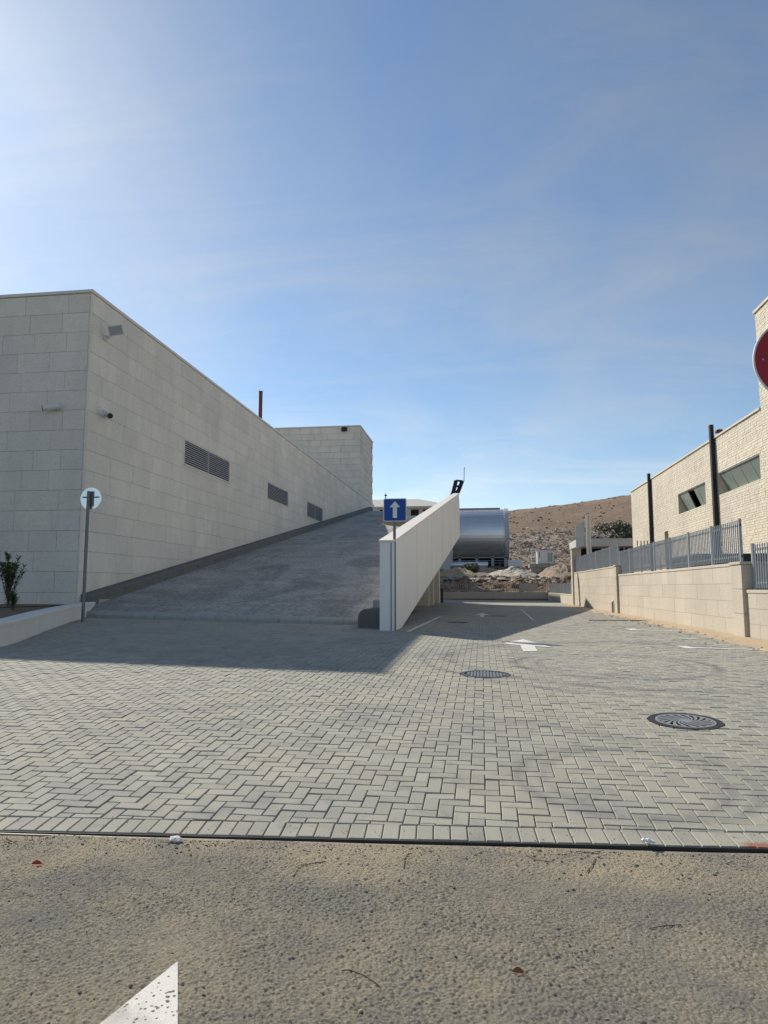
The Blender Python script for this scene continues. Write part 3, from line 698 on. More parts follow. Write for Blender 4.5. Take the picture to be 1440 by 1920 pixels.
# far taller block on the same face
YT = 74.3; a = onY(675, 797, YT); ZTW = a.z
tw = thing('stone_tower', 'taller pale stone block rising behind the long building roof', 'building', (XW-6, YT+4, ZT-1))
mb = MB(); mb.box(-34, XW-.06, YT+.06, YT+9, ZT-1.2, ZTW-.14); part('wall_core', mb, M['mortar'], tw)
cr_ = .71; z1 = ZTW-.15; row = 0
while z1 > ZT-.6:
    x = XW-.0; first = True
    while x > -26:
        L = random.choice([1.2, 1.5, 1.8]);  L = .7 if first and row % 2 else L; first = False
        link('stone', slab_mesh(L-.02, cr_-.02, .058, 'X', M['stone_obj'], .008), tw, Vector((x-L+.01, YT+random.uniform(-.004, .004), z1-cr_+.01))-Vector(tw.location)); x -= L
    y = YT+.06
    for L in (1.5, 1.8, 1.5, 1.8, 1.5, .9)[row % 2:]:
        if y+L > YT+9: L = YT+9-y
        if L > .2: link('stone', slab_mesh(L-.02, cr_-.02, .058, 'Y', M['stone_obj'], .008), tw, Vector((XW-.001, y+.01, z1-cr_+.01))-Vector(tw.location))
        y += L
    z1 -= cr_; row += 1
mb = MB(); mb.bbox(-34, XW+.06, YT-.06, YT+9.1, ZTW-.14, ZTW, .02, .4); part('coping', mb, M['coping'], tw)
p = onY(646, 806, YT); mb = MB(); mb.bbox(p.x-.3, p.x+.3, YT-.35, YT-.02, p.z-.2, p.z+.25, .05)
solo('wall_light', mb, M['dark'], 'small dark lamp high on the taller stone block', 'lamp')
# rusty pipe on the roof
p = onX(488, 783, XW-.9); mb = MB(); zt = onX(488, 733, XW-.9).z; mb.tube([(p.x, p.y, ZT-.25), (p.x, p.y, zt)], .12, 10); mb.tube([(p.x, p.y, zt-.06), (p.x, p.y, zt+.01)], .135, 10)
solo('roof_pipe', mb, M['rust'], 'reddish brown vertical pipe standing on the long building roof', 'pipe')

# wall fittings
def wall_cam(name, label, base, nrm, aim, s_=1.0):
    t = thing(name, label, 'camera', tuple(base), 'security cameras on the stone building'); nrm = Vector(nrm); aim = Vector(aim).normalized()
    mb = MB(); b = Vector(base); mb.tube([b-nrm*.0, b+nrm*.09*s_], [.14*s_, .12*s_], 14); part('base', mb, M['signback'], t, False)
    mb = MB(); e = b+nrm*.2*s_-Vector((0, 0, .05*s_)); mb.tube([b+nrm*.08*s_, e], .05*s_, 8); part('arm', mb, M['signback'], t)
    h = e+aim*.1*s_; mb = MB(); mb.tube([h-aim*.26*s_, h-aim*.2*s_, h+aim*.24*s_], [.07*s_, .10*s_, .10*s_], 12); part('camera_body', mb, M['signback'], t)
    mb = MB(); mb.tube([h+aim*.235*s_, h+aim*.26*s_], .09*s_, 12); part('lens', mb, M['dark'], t)
    return t
wall_cam('security_camera', 'white bullet security camera on the front wall of the stone building', onY(109, 762, YC), (0, -1, 0), (-.9, -.5, -.25), 1.05)
wall_cam('security_camera', 'white security camera with black lens on the ramp side wall near the building corner', onX(194, 776, XW), (1, 0, 0), (.55, -.75, -.28), 1.05)
b = onX(196, 632, XW); t = thing('floodlight', 'grey square floodlight on bracket high on the ramp side wall', 'lamp', tuple(b))
mb = MB(); mb.tube([b+Vector((0, 0, -.05)), b+Vector((.12, 0, -.05))], .1, 10); mb.tube([b+Vector((.1, 0, -.05)), b+Vector((.42, -.1, .06))], .05, 8); part('bracket', mb, M['signback'], t)
c = b+Vector((.5, -.15, .16)); ex = Vector((.75, .35, .22)).normalized(); n_ = Vector((.45, -.80, -.35)); n_ = (n_-ex*n_.dot(ex)).normalized(); ey = n_.cross(ex)
def obox(mb, c, ex, ey, ez, a, b_, d): 
    q = [c+ex*i*a+ey*j*b_+ez*k*d for k in (-1, 1) for i, j in ((-1,-1),(1,-1),(1,1),(-1,1))]; mb.raw(q, [(0,3,2,1),(4,5,6,7),(0,1,5,4),(1,2,6,5),(2,3,7,6),(3,0,4,7)])
mb = MB(); obox(mb, c, ex, ey, n_, .25, .18, .04); part('housing', mb, M['signback'], t)
mb = MB(); obox(mb, c+n_*.044, ex, ey, n_, .22, .15, .004); part('lens', mb, M['steel'], t)

# ------------------------------------------------------------------ ramp
YR0, YR1 = 20.47, 79.5; XR = -2.72
def xright(y): return max(XR, -2.64+.022*(y-18)) if y < 50 else (-1.94+(y-50)*(-7.4/9) if y < 59 else -9.34)  # unseen far edge tapers inward, shaped to keep its shadow off the sunlit paving
mb = MB(); ysr = np.concatenate([np.arange(YR0, 50, 1.2), np.arange(50, YR1+.1, 2)]); NX = 12; rows = []
for y in ysr:
    xr_ = xright(y); rows.append([(XW+.02+(xr_-XW-.02)*k/NX, y, zramp(XW+.02+(xr_-XW-.02)*k/NX, y)) for k in range(NX+1)])
for j in range(len(rows)-1):
    for k in range(NX): mb.face([rows[j][k], rows[j][k+1], rows[j+1][k+1], rows[j+1][k]])
    a, b = rows[j][NX], rows[j+1][NX]; dn = Vector((0, 0, -.45))
    lo = lambda q: Vector((q[0], q[1], max(q[2]-.45, -.05)))
    mb.face([a, Vector(lo(a)), Vector(lo(b)), b]); mb.face([lo(rows[j][0]), lo(rows[j+1][0]), lo(b), lo(a)])
xe = rows[-1][NX][0]; ze = rows[-1][0][2]
mb.face([rows[-1][0], rows[-1][NX], (xe, YR1+22, ze), (XW+.02, YR1+22, ze)]); mb.face([(xe, YR1, ze), (xe, YR1, ze-.5), (xe, YR1+22, ze-.5), (xe, YR1+22, ze)])
ramp = struct('ramp', mb, M['ramp'])
# front kerb stones
xk = XW+.5; n_st = 0
KA, KB = onG(172, 1158), onG(694, 1173)
KA = Vector((-12.75, 20.05, 0)); KB = Vector((-3.05, 20.05, 0)); dK = (KB-KA); LK = dK.length; dK.normalize(); nK = Vector((dK.y, -dK.x, 0))
for k in range(10):
    a = KA+dK*(LK*k/10+.006); b = KA+dK*(LK*(k+1)/10-.006); mb = MB(); q = []
    for p in (a, b):
        for (off, h) in ((0, -.03), (0, .10), (.03, .15), (.10, .185), (.42, .19), (.42, -.03)):
            w = p+Vector((0, off, 0)); q.append((w.x, w.y, gz(w.x, 20.0)+h))
    mb.raw(q, [(0,1,7,6),(1,2,8,7),(2,3,9,8),(3,4,10,9),(4,5,11,10),(5,4,3,2,1,0),(6,7,8,9,10,11)]); part('kerb_stone', mb, M['kerb'], ramp)
# left kerb along the building
kerb_h = .34
for k in range(28):
    y0 = 21.42+k*2.12; y1 = y0+2.10; mb = MB(); q = []
    for y in (y0, y1):
        z = zramp(XW+.3, y); q += [(XW+.42, y, z-.05), (XW+.42, y, z+kerb_h-.06), (XW+.36, y, z+kerb_h), (XW+.01, y, z+kerb_h+.03), (XW+.01, y, z-.05)]
    mb.raw(q, [(0,1,6,5),(1,2,7,6),(2,3,8,7),(3,4,9,8),(4,3,2,1,0),(5,6,7,8,9)]); part('side_kerb', mb, M['kerb_dark'], ramp)
p = onX(200, 1126, XW+.425); mb = MB(); mb.box(XW+.421, XW+.43, p.y-.5, p.y+.5, p.z-.09, p.z+.05); part('marker_plate', mb, M['kerb'], ramp)
# stepped blocks at the foot of the ramp by the parapet
mb = MB(); prof = [(-.35, 0)]+[(-.35+.0, .0)]+[(-.35+.22*(1-math.cos(a)), .30+.22*math.sin(a)) for a in np.linspace(0, math.pi/2, 7)]+[(.3, .52), (.3, 0)]
g0 = gz(-3, 18.9); mb.prism([(-3.0+x, 18.75, g0+z) for x, z in prof[1:]], (0, 1.7, 0)); part('kerb_end', mb, M['kerb_dark'], ramp)
mb = MB(); mb.bbox(-3.03, -2.71, 19.3, 22.3, g0+.52, g0+.76, .02); part('kerb_end', mb, M['kerb'], ramp)
# parapet
XA, XB = onY(739, 1100, 18.0).x, -1.55; TP = .38
FT = onY(735, 1016, 18.0).z; ET = onY(859, 926, 49.6).z; E2 = onY(864, 944, 50.4).z; EB = onY(865, 1006, 50.4).z
prf = [(18.0, gz(XA, 18.0)-.02), (18.0, FT), (49.6, ET), (50.4, E2), (50.4, EB), (19.3, gz(XA, 19)-.02)]
xa = lambda y: XA+(XB-XA)*(y-18.0)/32
poly = [Vector((xa(y), y, z)) for y, z in prf]
par = thing('ramp_parapet', 'tall sloping concrete parapet along the open side of the ramp', 'parapet', (XA, 18.0, gz(XA, 18.0)))
mb = MB(); mb.prism([v for v in poly], (-TP, 0, 0)); part('parapet_wall', mb, M['parapet'], par)
mb = MB(); a = Vector((XA+.03, 17.97, FT)); b = Vector((XB+.03, 49.6, ET)); w = Vector((-TP-.06, 0, 0)); h = Vector((0, 0, .045))
mb.raw([a, a+w, b+w, b, a+h, a+w+h, b+w+h, b+h], [(0,1,2,3),(4,7,6,5),(0,4,5,1),(1,5,6,2),(2,6,7,3),(3,7,4,0)]); part('coping', mb, M['coping'], par)
mb = MB(); mb.box(XA-.085, XA-.07, 17.985, 18.0, .02, FT-.02); part('movement_joint', mb, M['void'], par)
for yj in (23.2, 28.6, 34.2, 40.0, 45.4):                                  # faint formwork joints
    zt_ = FT+(ET-FT)*(yj-18)/31.6-.01; zb__ = max(EB*(yj-19.3)/31.1, 0)+.03; mb = MB(); mb.box(xa(yj)-.004, xa(yj)+.0025, yj-.012, yj+.012, zb__, zt_); part('formwork_joint', mb, M['grey_block'], par)
# piers and low wall in the parking bay under the ramp
def pier(x0, x1, y0, y1, lab):
    zt = zramp(XR, (y0+y1)/2)-.47; mb = MB(); mb.bbox(x0, x1, y0, y1, gz(x1, y0)-.02, zt, .015)
    solo('ramp_pier', mb, M['pier'], lab, 'pier', 'piers holding up the ramp')
pier(-7.2, -3.3, 33.3, 33.6, 'low slim blade pier under the ramp nearest its foot')
pier(-4.0, -3.1, 45.0, 45.4, 'cream pier under the ramp beside the low wall')
pier(-4.0, -3.05, 50.2, 50.8, 'tallest cream pier under the high end of the parapet, beside the small red post')
mb = MB(); mb.bbox(-8, -3.2, 42.3, 42.6, 0, 1.62, .015); solo('low_wall', mb, M['pier'], 'low cream wall across the parking bay under the ramp', 'wall')
mb = MB(); mb.box(-12.5, -3.9, 55, 55.3, 0, 4.5); solo('back_wall', mb, M['grey_block'], 'dim grey wall at the back of the space under the ramp', 'wall')
p = onG(829, 1130); mb = MB(); mb.tube([(p.x, p.y, 0), (p.x, p.y, .95)], .09, 10); mb.tube([(p.x, p.y, .95), (p.x, p.y, 1.1)], [.13, .10], 10)
solo('barrier_post', mb, plain('dark_red_paint', (.10, .012, .012), .5), 'short dark red post standing beside the tallest ramp pier', 'post')

# ------------------------------------------------------------------ planter, soil, shrub
PL = [Vector(p) for p in [(-15.5, 9.9), (-12.0, 9.8), (-9.8, 9.95), (-8.7, 10.35), (-8.3, 11.1), (-8.55, 12.0), (-9.35, 13.7), (-10.1, 15.4), (-10.85, 17.1), (-11.6, 18.9), (-12.2, 20.4), (-12.6, 21.4)]]
def smooth2(pts, n=2):
    for _ in range(n):
        q = [pts[0]]
        for a, b in zip(pts[:-1], pts[1:]): q += [a*.75+b*.25, a*.25+b*.75]
        pts = q+[pts[-1]]
    return pts
PS = smooth2(PL)
pln = thing('planter_wall', 'low curved stone planter wall with flat coping beside the ramp foot', 'planter', (PL[5].x, PL[5].y, gz(*PL[5])))
def ribbon(pts, o0, o1, z0, z1, bev=0):
    mb = MB(); q = []
    for k, p in enumerate(pts):
        d = (pts[min(k+1, len(pts)-1)]-pts[max(k-1, 0)]).normalized(); n_ = Vector((d.y, -d.x))
        a = p+n_*o0; b = p+n_*o1; g = gz(p.x, p.y); q.append([(a.x, a.y, g+z0), (b.x, b.y, g+z0), (b.x, b.y, g+z1-bev), (b.x-n_.x*bev, b.y-n_.y*bev, g+z1), (a.x, a.y, g+z1)])
    for a, b in zip(q[:-1], q[1:]):
        for i in range(5): j = (i+1) % 5; mb.face([a[i], a[j], b[j], b[i]])
    mb.face(q[0][::-1]); mb.face(q[-1]); return mb
PH = .42
nseg = 9; m = len(PS)
for k in range(nseg):
    i_, j_ = k*(m-1)//nseg, (k+1)*(m-1)//nseg; seg = PS[i_:j_+1]; seg = [seg[0]+(seg[1]-seg[0])*.02]+seg[1:-1]+[seg[-1]+(seg[-2]-seg[-1])*.02]
    part('facing_stone', ribbon(seg, -.12, .0, -.05, PH-.06), M['cream_att'] if False else M['coping'], pln)
part('coping', ribbon(PS, -.36, .03, PH-.058, PH+.012, .02), M['coping'], pln)
mb = MB(); ring_ = [(p.x-.12, p.y, gz(p.x, p.y)+PH-.1) for p in PS]; ring_ = [q for q in ring_]
for a, b in zip(ring_[:-1], ring_[1:]):
    if a[1] > 9.4: mb.face([a, b, (min(b[0]-3, -16), 24.5, .62), (min(a[0]-3, -16), 24.5, .62)]) if False else None
cs = (-14.5, 15.5, .60)
loop = ring_+[(-12.7, 21.3, .62), (-26, 21.3, .64), (-26, 9.9, .5)]
for a, b in zip(loop, loop[1:]+loop[:1]): mb.face([a, b, cs])
struct('planting_bed', mb, M['soil'])
def shrub(base, n_st, H, seed, label):
    random.seed(seed); t = thing('oleander_shrub', label, 'shrub', tuple(base)); st = MB(); lf = MB()
    for s_ in range(n_st):
        a = random.uniform(0, 6.28); lean = random.uniform(.05, .62)*H*.5; h = H*random.uniform(.65, 1.0)
        pts = [Vector(base)+Vector((math.cos(a)*lean*(q/5)**1.5+random.gauss(0, .012), math.sin(a)*lean*(q/5)**1.5, h*q/5)) for q in range(6)]
        st.tube(pts, [.014-.0018*q for q in range(6)], 5)
        for q in range(int(70*h)):
            u = random.random()**.45; u = .12+.88*u if random.random() < .85 else random.random(); i = min(int(u*5), 4); p = pts[i].lerp(pts[i+1], u*5-i)
            b = random.uniform(0, 6.28); up = random.uniform(.1, 1.1)+.6*(u > .9); d = Vector((math.cos(b), math.sin(b), up)).normalized(); L = random.uniform(.13, .22); w = L*.085
            sd = d.cross(Vector((0, 0, 1))).normalized()*w; tip = p+d*L+Vector((0, 0, -L*.22)); mid = p+d*L*.5; k = random.random()
            lf.face([p, mid+sd, tip, mid-sd], k)
    part('stem', st, M['bark'], t); part('foliage', lf, M['leaf'], t, kind='stuff'); random.seed(seed+99)
_sb = onY(14, 1150, 18.6); shrub((_sb.x, 18.6, .58), 20, 1.55, 3, 'dark green oleander shrub in the planter against the stone building')
shrub((onY(24, 1150, 17).x, 17.0, .55), 9, .45, 4, 'small low oleander sprout at the foot of the tall shrub')

# ------------------------------------------------------------------ signs
def pole_sign(name, label, cat, base, H, r=.038): 
    t = thing(name, label, cat, tuple(base)); mb = MB(); mb.tube([base-Vector((0, 0, .03)), base+Vector((0, 0, H))], r, 12); part('pole', mb, M['post'], t); return t
def plate_disc(c, r, n=40, y0=0.0, y1=.012): 
    mb = MB(); mb.prism([(c.x+r*math.cos(2*math.pi*k/n), c.y+y0, c.z+r*math.sin(2*math.pi*k/n)) for k in range(n)], (0, y1-y0, 0)); return mb
# blue one-way sign
bs = Vector((onG(740, 1182).x, 18.05, 0)); bs = onG(740, 1182.5); YS = bs.y; bs = Vector((bs.x, YS, bs.z))
c = onY(740.5, 956, YS-.06); hw = abs(onY(762, 956, YS-.06).x-onY(719, 956, YS-.06).x)/2; top = onY(740, 936, YS).z
t = pole_sign('one_way_sign', 'square blue sign with white upward arrow on a grey pole', 'road sign', bs, top-bs.z-.03)
yq = YS-.06
def rrect(cx_, cz_, h, r, y):
    q = []
    for ax, az, a0 in ((1, 1, 0), (-1, 1, 1), (-1, -1, 2), (1, -1, 3)):
        for k in range(5): a = (a0+k/4)*math.pi/2; q.append((cx_+ax*(h-r)+r*math.cos(a), y, cz_+az*(h-r)+r*math.sin(a)))
    return q
mb = MB(); mb.prism(rrect(c.x, c.z, hw, .03, yq), (0, .012, 0)); pl = part('sign_plate', mb, M['white'], t)
mb = MB(); mb.prism(rrect(c.x, c.z, hw-.018, .025, yq-.003), (0, .003, 0)); part('blue_face', mb, M['blue'], pl)
A_ = [(-.055, -.21), (.055, -.21), (.055, .07), (.14, .07), (0, .225), (-.14, .07), (-.055, .07)]; k_ = hw/.30
mb = MB(); mb.prism([(c.x+x*k_, yq-.006, c.z+z*k_) for x, z in A_], (0, .003, 0)); part('arrow', mb, M['white'], pl)
mb = MB()
for dz in (-.15, .15): mb.box(c.x-.2, c.x+.2, yq+.012, yq+.03, c.z+dz-.02, c.z+dz+.02)
part('bracket', mb, M['post'], t)
# round sign seen from behind
bs = onG(155, 1166); YS = bs.y; c = onY(170.5, 934, YS); r_ = abs(onY(190, 934, YS).x-onY(151, 934, YS).x)/2; topz = onY(168, 921, YS).z
t = pole_sign('round_sign', 'round white sign seen from behind on a grey pole by the planter', 'road sign', Vector(bs), topz-bs.z, .045)
cc2 = Vector((bs.x+.03, YS+.07, c.z)); mb = plate_disc(cc2, r_, 40, 0, .012); part('sign_plate', mb, M['alu'], t)
mb = MB(); mb.box(cc2.x-.24, cc2.x+.24, YS+.035, YS+.068, c.z+.02, c.z+.05); mb.box(cc2.x-.06, cc2.x+.09, YS+.046, YS+.066, c.z-.22, c.z+.2); part('bracket', mb, M['post'], t)
# no entry sign at the right edge
YS = 5.0; c = onY(1499, 673, YS); bs = Vector((c.x, YS+.06, gz(c.x, YS)))
t = pole_sign('no_entry_sign', 'round red no entry sign with white bar on a pole at the paving edge', 'road sign', bs, c.z-bs.z+.25)
mb = plate_disc(c, .30, 56, 0, .014); pl = part('sign_plate', mb, M['signback'], t)
mb = plate_disc(c+Vector((0, -.003, 0)), .288, 56, 0, .003); part('red_face', mb, M['red'], pl)
mb = MB(); mb.box(c.x-.18, c.x+.18, YS-.006, YS-.003, c.z-.05, c.z+.05); part('white_bar', mb, M['white'], pl)
p = onY(1430, 674.5, YS); mb = MB(); mb.tube([(p.x, YS-.008, p.z), (p.x, YS-.002, p.z)], .007, 10); part('rivet', mb, M['steel'], pl)

# ------------------------------------------------------------------ right boundary wall and fences
XRW = 6.0
def slab_wall(name, label, y0, y1, h, ncr, group, extra=None):
    t = thing(name, label, 'wall', (XRW+.15, (y0+y1)/2, 0), group)
    mb = MB(); mb.box(XRW+.05, XRW+.30, y0+.003, y1-.003, -.05, h-.08); part('wall_core', mb, M['cream_att'], t)
    ch = (h-.08)/ncr; rr = random.Random(int(y0*7))
    for k in range(ncr):
        y = y0; f_ = True
        while y < y1-.01:
            L = rr.choice([.8, .95, 1.1]); L = .5 if f_ and k % 2 else L; f_ = False
            if y1-y-L < .3: L = y1-y
            link('stone_slab', slab_mesh(L-.004, ch-.004, .052, 'Y', M['cream_obj'], .003), t, Vector((XRW+.052+rr.uniform(-.002, .002), y+.004, k*ch+.004))-Vector(t.location)); y += L
    mb = MB(); mb.bbox(XRW-.02, XRW+.36, y0, y1, h-.078, h, .008, .5); part('coping', mb, M['cream_att'], t); return t
for o in (): pass
def pillar(y0, y1, h, label, x0=XRW-.09, x1=XRW+.5):
    t = thing('wall_pillar', label, 'pillar', ((x0+x1)/2, (y0+y1)/2, 0), 'pillars of the cream boundary wall'); n = max(3, int(h/.45)); ch = (h-.07)/n
    for k in range(n): mb = MB(); mb.bbox(x0, x1, y0, y1, k*ch+.003-(.05 if k == 0 else 0), (k+1)*ch-.003, .006, random.random()*.6+.2); part('stone_block', mb, M['cream_att'], t)
    mb = MB(); mb.bbox(x0-.03, x1+.03, y0-.03, y1+.03, h-.068, h, .01, .5); part('cap', mb, M['cream_att'], t)
grp = 'cream stone boundary wall sections'
YP3 = onX(1394, 1197, XRW-.09).y; YP2 = onX(1158, 1151, XRW-.09).y; YP1 = onX(1075, 1134, XRW-.09).y
hA = onX(1382, 1055, XRW).z; hB = onX(1152, 1061, XRW).z; hC = onX(1425, 1106, XRW).z; h3 = onX(1396, 1052, XRW-.09).z; h1 = onX(1068, 1030, XRW-.09).z
slab_wall('boundary_wall', 'long cream stone wall under the picket fence, between the two nearest pillars', YP3+.62, YP2, hA, 4, grp)
slab_wall('boundary_wall', 'higher cream stone wall section between the short pillar and the tallest pillar', YP2+.55, YP1, hB, 5, grp)
slab_wall('boundary_wall', 'lower cream wall section on the near side of the broad pillar', 9.0, YP3-.1, hC, 3, grp)
slab_wall('boundary_wall', 'short low cream wall between the tallest pillar and the far railing', YP1+.7, 65.5, .72, 2, grp)
pillar(YP3-.1, YP3+.6, h3, 'broad cream stone pillar where the boundary wall steps down')
pillar(YP2, YP2+.5, hB+.02, 'short cream pillar between the two wall heights')
pillar(YP1, YP1+.7, h1, 'tallest cream pillar at the far end of the boundary wall')
YT_ = MB(); YT_.box(XRW+.31, 14.05, 4, 70, .2, hC-.25); struct('yard_ground', YT_, M['soil'])
def fence(label, y0, y1, zb, zt, x, pitch=.135, post_every=2.2, group='grey steel picket fences', axis='Y', pw=.022, foot=None, fm='fence'):
    base = (x, y0, zb) if axis == 'Y' else (y0, x, zb)
    t = thing('picket_fence', label, 'fence', base, group); zz_ = foot if foot is not None else zb
    w = lambda mb, a0, a1, o0, o1, z0, z1: mb.box(x+o0, x+o1, a0, a1, z0, z1) if axis == 'Y' else mb.box(a0, a1, x+o0, x+o1, z0, z1)
    for z in (zb+.10, zt-.14): mb = MB(); w(mb, y0, y1, -.012, .028, z, z+.04); part('rail', mb, M[fm], t)
    n = max(1, round((y1-y0)/post_every))
    for k in range(n+1): a = y0+(y1-y0-.06)*k/n; mb = MB(); w(mb, a, a+.06, -.03, .03, zz_, zt+.03); part('post', mb, M[fm], t)
    pm = MB(); h = zt-zb
    (pm.box(-pw/2-.022, pw/2-.022, -pw/2, pw/2, 0, h) if axis == 'Y' else pm.box(-pw/2, pw/2, -pw/2-.022, pw/2-.022, 0, h)); me = mesh('picket', pm, M[fm])
    k = y0+pitch
    while k < y1-.05:
        link('picket', me, t, (0, k-y0, 0) if axis == 'Y' else (k-y0, 0, 0)); k += pitch
    return t
zfA = onX(1168, 1034, XRW+.15).z
fence('long grey picket fence on the wall between the two nearest pillars', YP3+.5, YP2+.3, hA+.04, onX(1420, 966, XRW+.15).z, XRW+.15, .135, foot=hA-.01)
fence('grey picket fence on the higher wall section beside the tallest pillar', YP2+.5, YP1, hB+.05, onX(1168, 1018, XRW+.15).z, XRW+.15, .135, foot=hB-.01)
fence('grey picket fence on the lowest wall by the broad pillar', 9.0, YP3-.15, hC+.04, onX(1432, 1018, XRW+.15).z, XRW+.15, .135, foot=hC-.01)
fence('small grey fence panel standing on the tallest pillar', YP1-3.0, YP1+.6, h1+.0, onX(1082, 986, XRW+.3).z, XRW+.3, .12, 1.2, foot=h1-.01)
fence('low grey fence on the short wall by the far railing', YP1+.8, 65.3, .76, onX(1065, 1096, XRW+.15).z+.1, XRW+.15, .15, foot=.71)
# debris line and small outlet pipe at the wall foot
yq_ = YP2+1.3; mb = MB(); mb.tube([(XRW-.06, yq_, 0), (XRW-.06, yq_, .5), (XRW+.03, yq_, .58)], .045, 8); solo('outlet_pipe', mb, M['steel'], 'short upright grey pipe at the foot of the wall by the short pillar', 'pipe')
a, b = onG(1104, 1163.5), onG(1252, 1164); mb = MB()
for k in range(4):
    q0 = a.lerp(b, k/4); q1 = a.lerp(b, (k+1)/4-.01); mb.box(q0.x, q1.x, q0.y-.09, q0.y+.09, .0, .03)
solo('kerb_strip', mb, M['rubble2'], 'low reddish brown strip lying on the paving before the boundary wall', 'strip')
random.seed(5); mb = MB()
for k in range(420):
    y = random.uniform(12, 48); x = XRW-.12-abs(random.gauss(0, .45)); s_ = random.uniform(.008, .035); mb.rock((x, y, gz(x, y)+s_*.3), s_, s_, s_*.6)
struct('wall_foot_debris', mb, M['rubble2'], kind='stuff')
mb = MB(); xs_ = np.arange(5.1, 5.95, .12); 
struct('wall_foot_sand', grid(np.concatenate([np.arange(5.0, 5.98, .14), [5.98]]), np.arange(10, 50, .5), lambda x, y: ground(x, y)+.0+np.clip((x-5.35+(fbm(x*1.5, y*.8, 3, 2)-.5)*.9)*.06, -.012, .05)), M['sand'], True)

# ------------------------------------------------------------------ right building
XB_ = 14.0; ztop = onX(1183, 921, XB_).z; yfar = onX(1183, 921, XB_).y; ytw = onX(1422, 700, XB_).y; ztw = onX(1422, 576, XB_).z
rb = thing('yellow_stone_building', 'long yellowish rough stone building behind the boundary fence, with tilted windows', 'building', (XB_+5, 50, 1))
WN = [(onX(1322, 903, XB_), onX(1272, 962, XB_)), (onX(1425, 850, XB_), onX(1349, 930, XB_))]
win = []
a1 = onX(1322, 903, XB_); b1 = onX(1273, 962, XB_); win.append((a1.y, b1.y, onX(1322, 946, XB_).z, a1.z))
a2 = onX(1424, 850, XB_); b2 = onX(1349, 928, XB_); win.append((a2.y, b2.y, onX(1424, 899, XB_).z, a2.z))
small = [(onX(1253, 996, XB_).y, onX(1246, 996, XB_).y, onX(1250, 1018, XB_).z-1.5, onX(1250, 996, XB_).z)]
for px_ in (1194, 1201, 1207, 1213): small.append((onX(px_+2.2, 1015, XB_).y, onX(px_, 1015, XB_).y, onX(px_, 1031, XB_).z-1.2, onX(px_, 1014, XB_).z))
rects = [(ytw, yfar, 0, ztop-.12), (18, ytw, 0, ztw-.15)]
for h in win+small: rects = minus(rects, h)
mb = MB()
for q in rects: mb.box(XB_+.04, XB_+.55, q[0], q[1], q[2], q[3])
mb.box(XB_+.55, 34, 18, ytw, 0, ztw-.15); mb.box(XB_+1.5, 34, ytw, yfar, 0, ztop-.15); mb.box(XB_+.55, XB_+1.5, ytw, yfar, ztop-.6, ztop-.15); mb.box(XB_+.55, XB_+1.5, yfar-.6, yfar, 0, ztop-.6)
part('wall_core', mb, M['yel_flat'], rb)
mb = MB(); rr = random.Random(3); bh = .14
for (ya, yb, zt_) in ((ytw, yfar, ztop-.13), (18, ytw, ztw-.16)):
    z = .4
    while z < zt_-.02:
        h = min(bh*rr.choice([.8, 1, 1.2]), zt_-z); y = ya
        while y < yb-.02:
            L = min(rr.uniform(.18, .45), yb-y); rs = [(y+.004, y+L-.004, z+.004, z+h-.004)]
            for q in win+small: rs = minus(rs, q)
            for q in rs: d = rr.uniform(0, .014); mb.bbox(XB_-d, XB_+.041, q[0], q[1], q[2], q[3], .006 if (q[1]-q[0] > .06 and q[3]-q[2] > .06) else .003, rr.random())
            y += L
        z += h
part('split_stone_facing', mb, M['yel_att'], rb, kind='stuff')
mb = MB(); mb.bbox(XB_-.08, XB_+.6, ytw-.0, yfar+.08, ztop-.12, ztop, .01, .6); part('coping', mb, M['yel_flat'], rb)
mb = MB(); mb.bbox(XB_-.08, 34, 18, ytw+.08, ztw-.15, ztw, .01, .6); part('coping', mb, M['yel_flat'], rb)
for wi, (y0, y1, z0, z1) in enumerate(win):
    mb = MB(); mb.box(XB_+.56, XB_+.6, y0-.02, y1+.02, z0-.02, z1+.02) if False else mb.box(XB_+1.3, XB_+1.34, y0-.3, y1+.3, z0-.3, z1+.3); wd = part('window', mb, M['void'], rb)
    npn = 4 if wi else 3; xt, xb = XB_+.06, XB_+.62                       # glazing leans in towards its foot
    for k in range(npn+1):
        ya = y0+.02+k*(y1-y0-.09)/npn; mb = MB(); mb.prism([(xt, ya, z1-.02), (xb, ya, z0+.01), (xb+.06, ya, z0+.01), (xt+.06, ya, z1-.02)], (0, .05, 0)); part('mullion', mb, M['steel'], wd)
    for k in range(npn):
        ya = y0+.075+k*(y1-y0-.09)/npn; yb = y0+.015+(k+1)*(y1-y0-.09)/npn; sw = .0
        if wi == 0 and k == 1:                                            # middle light pushed open
            yb = ya+(yb-ya)*.35
        mb = MB(); mb.prism([(xt+.015, ya, z1-.04), (xb+.015, ya, z0+.02), (xb+.035, ya, z0+.02), (xt+.035, ya, z1-.04)], (0, yb-ya, 0)); part('pane', mb, M['glass'], wd)
    mb = MB(); mb.box(XB_+.02, XB_+.14, y0+.003, y1-.003, z1-.045, z1-.004); part('head_rail', mb, M['steel'], wd)
for px_, pt in ((1217, 888), (1334, 797)):
    q = onX(px_, pt, XB_-.12); mb = MB(); mb.box(XB_-.26, XB_-.05, q.y-.14, q.y+.14, 1.2, q.z); part('downpipe', mb, M['black_pipe'], rb)
q = onX(1342, 797, XB_-.1); mb = MB(); mb.tube([(XB_+.1, q.y, ztop-.02), (XB_+.1, q.y, ztop+.16)], .05, 8); mb.bbox(XB_-.12, XB_+.25, q.y-.2, q.y+.2, ztop+.10, ztop+.30, .06); solo('roof_floodlight', mb, M['rust'], 'small brown floodlight on the roof edge above the thick black downpipe', 'lamp')
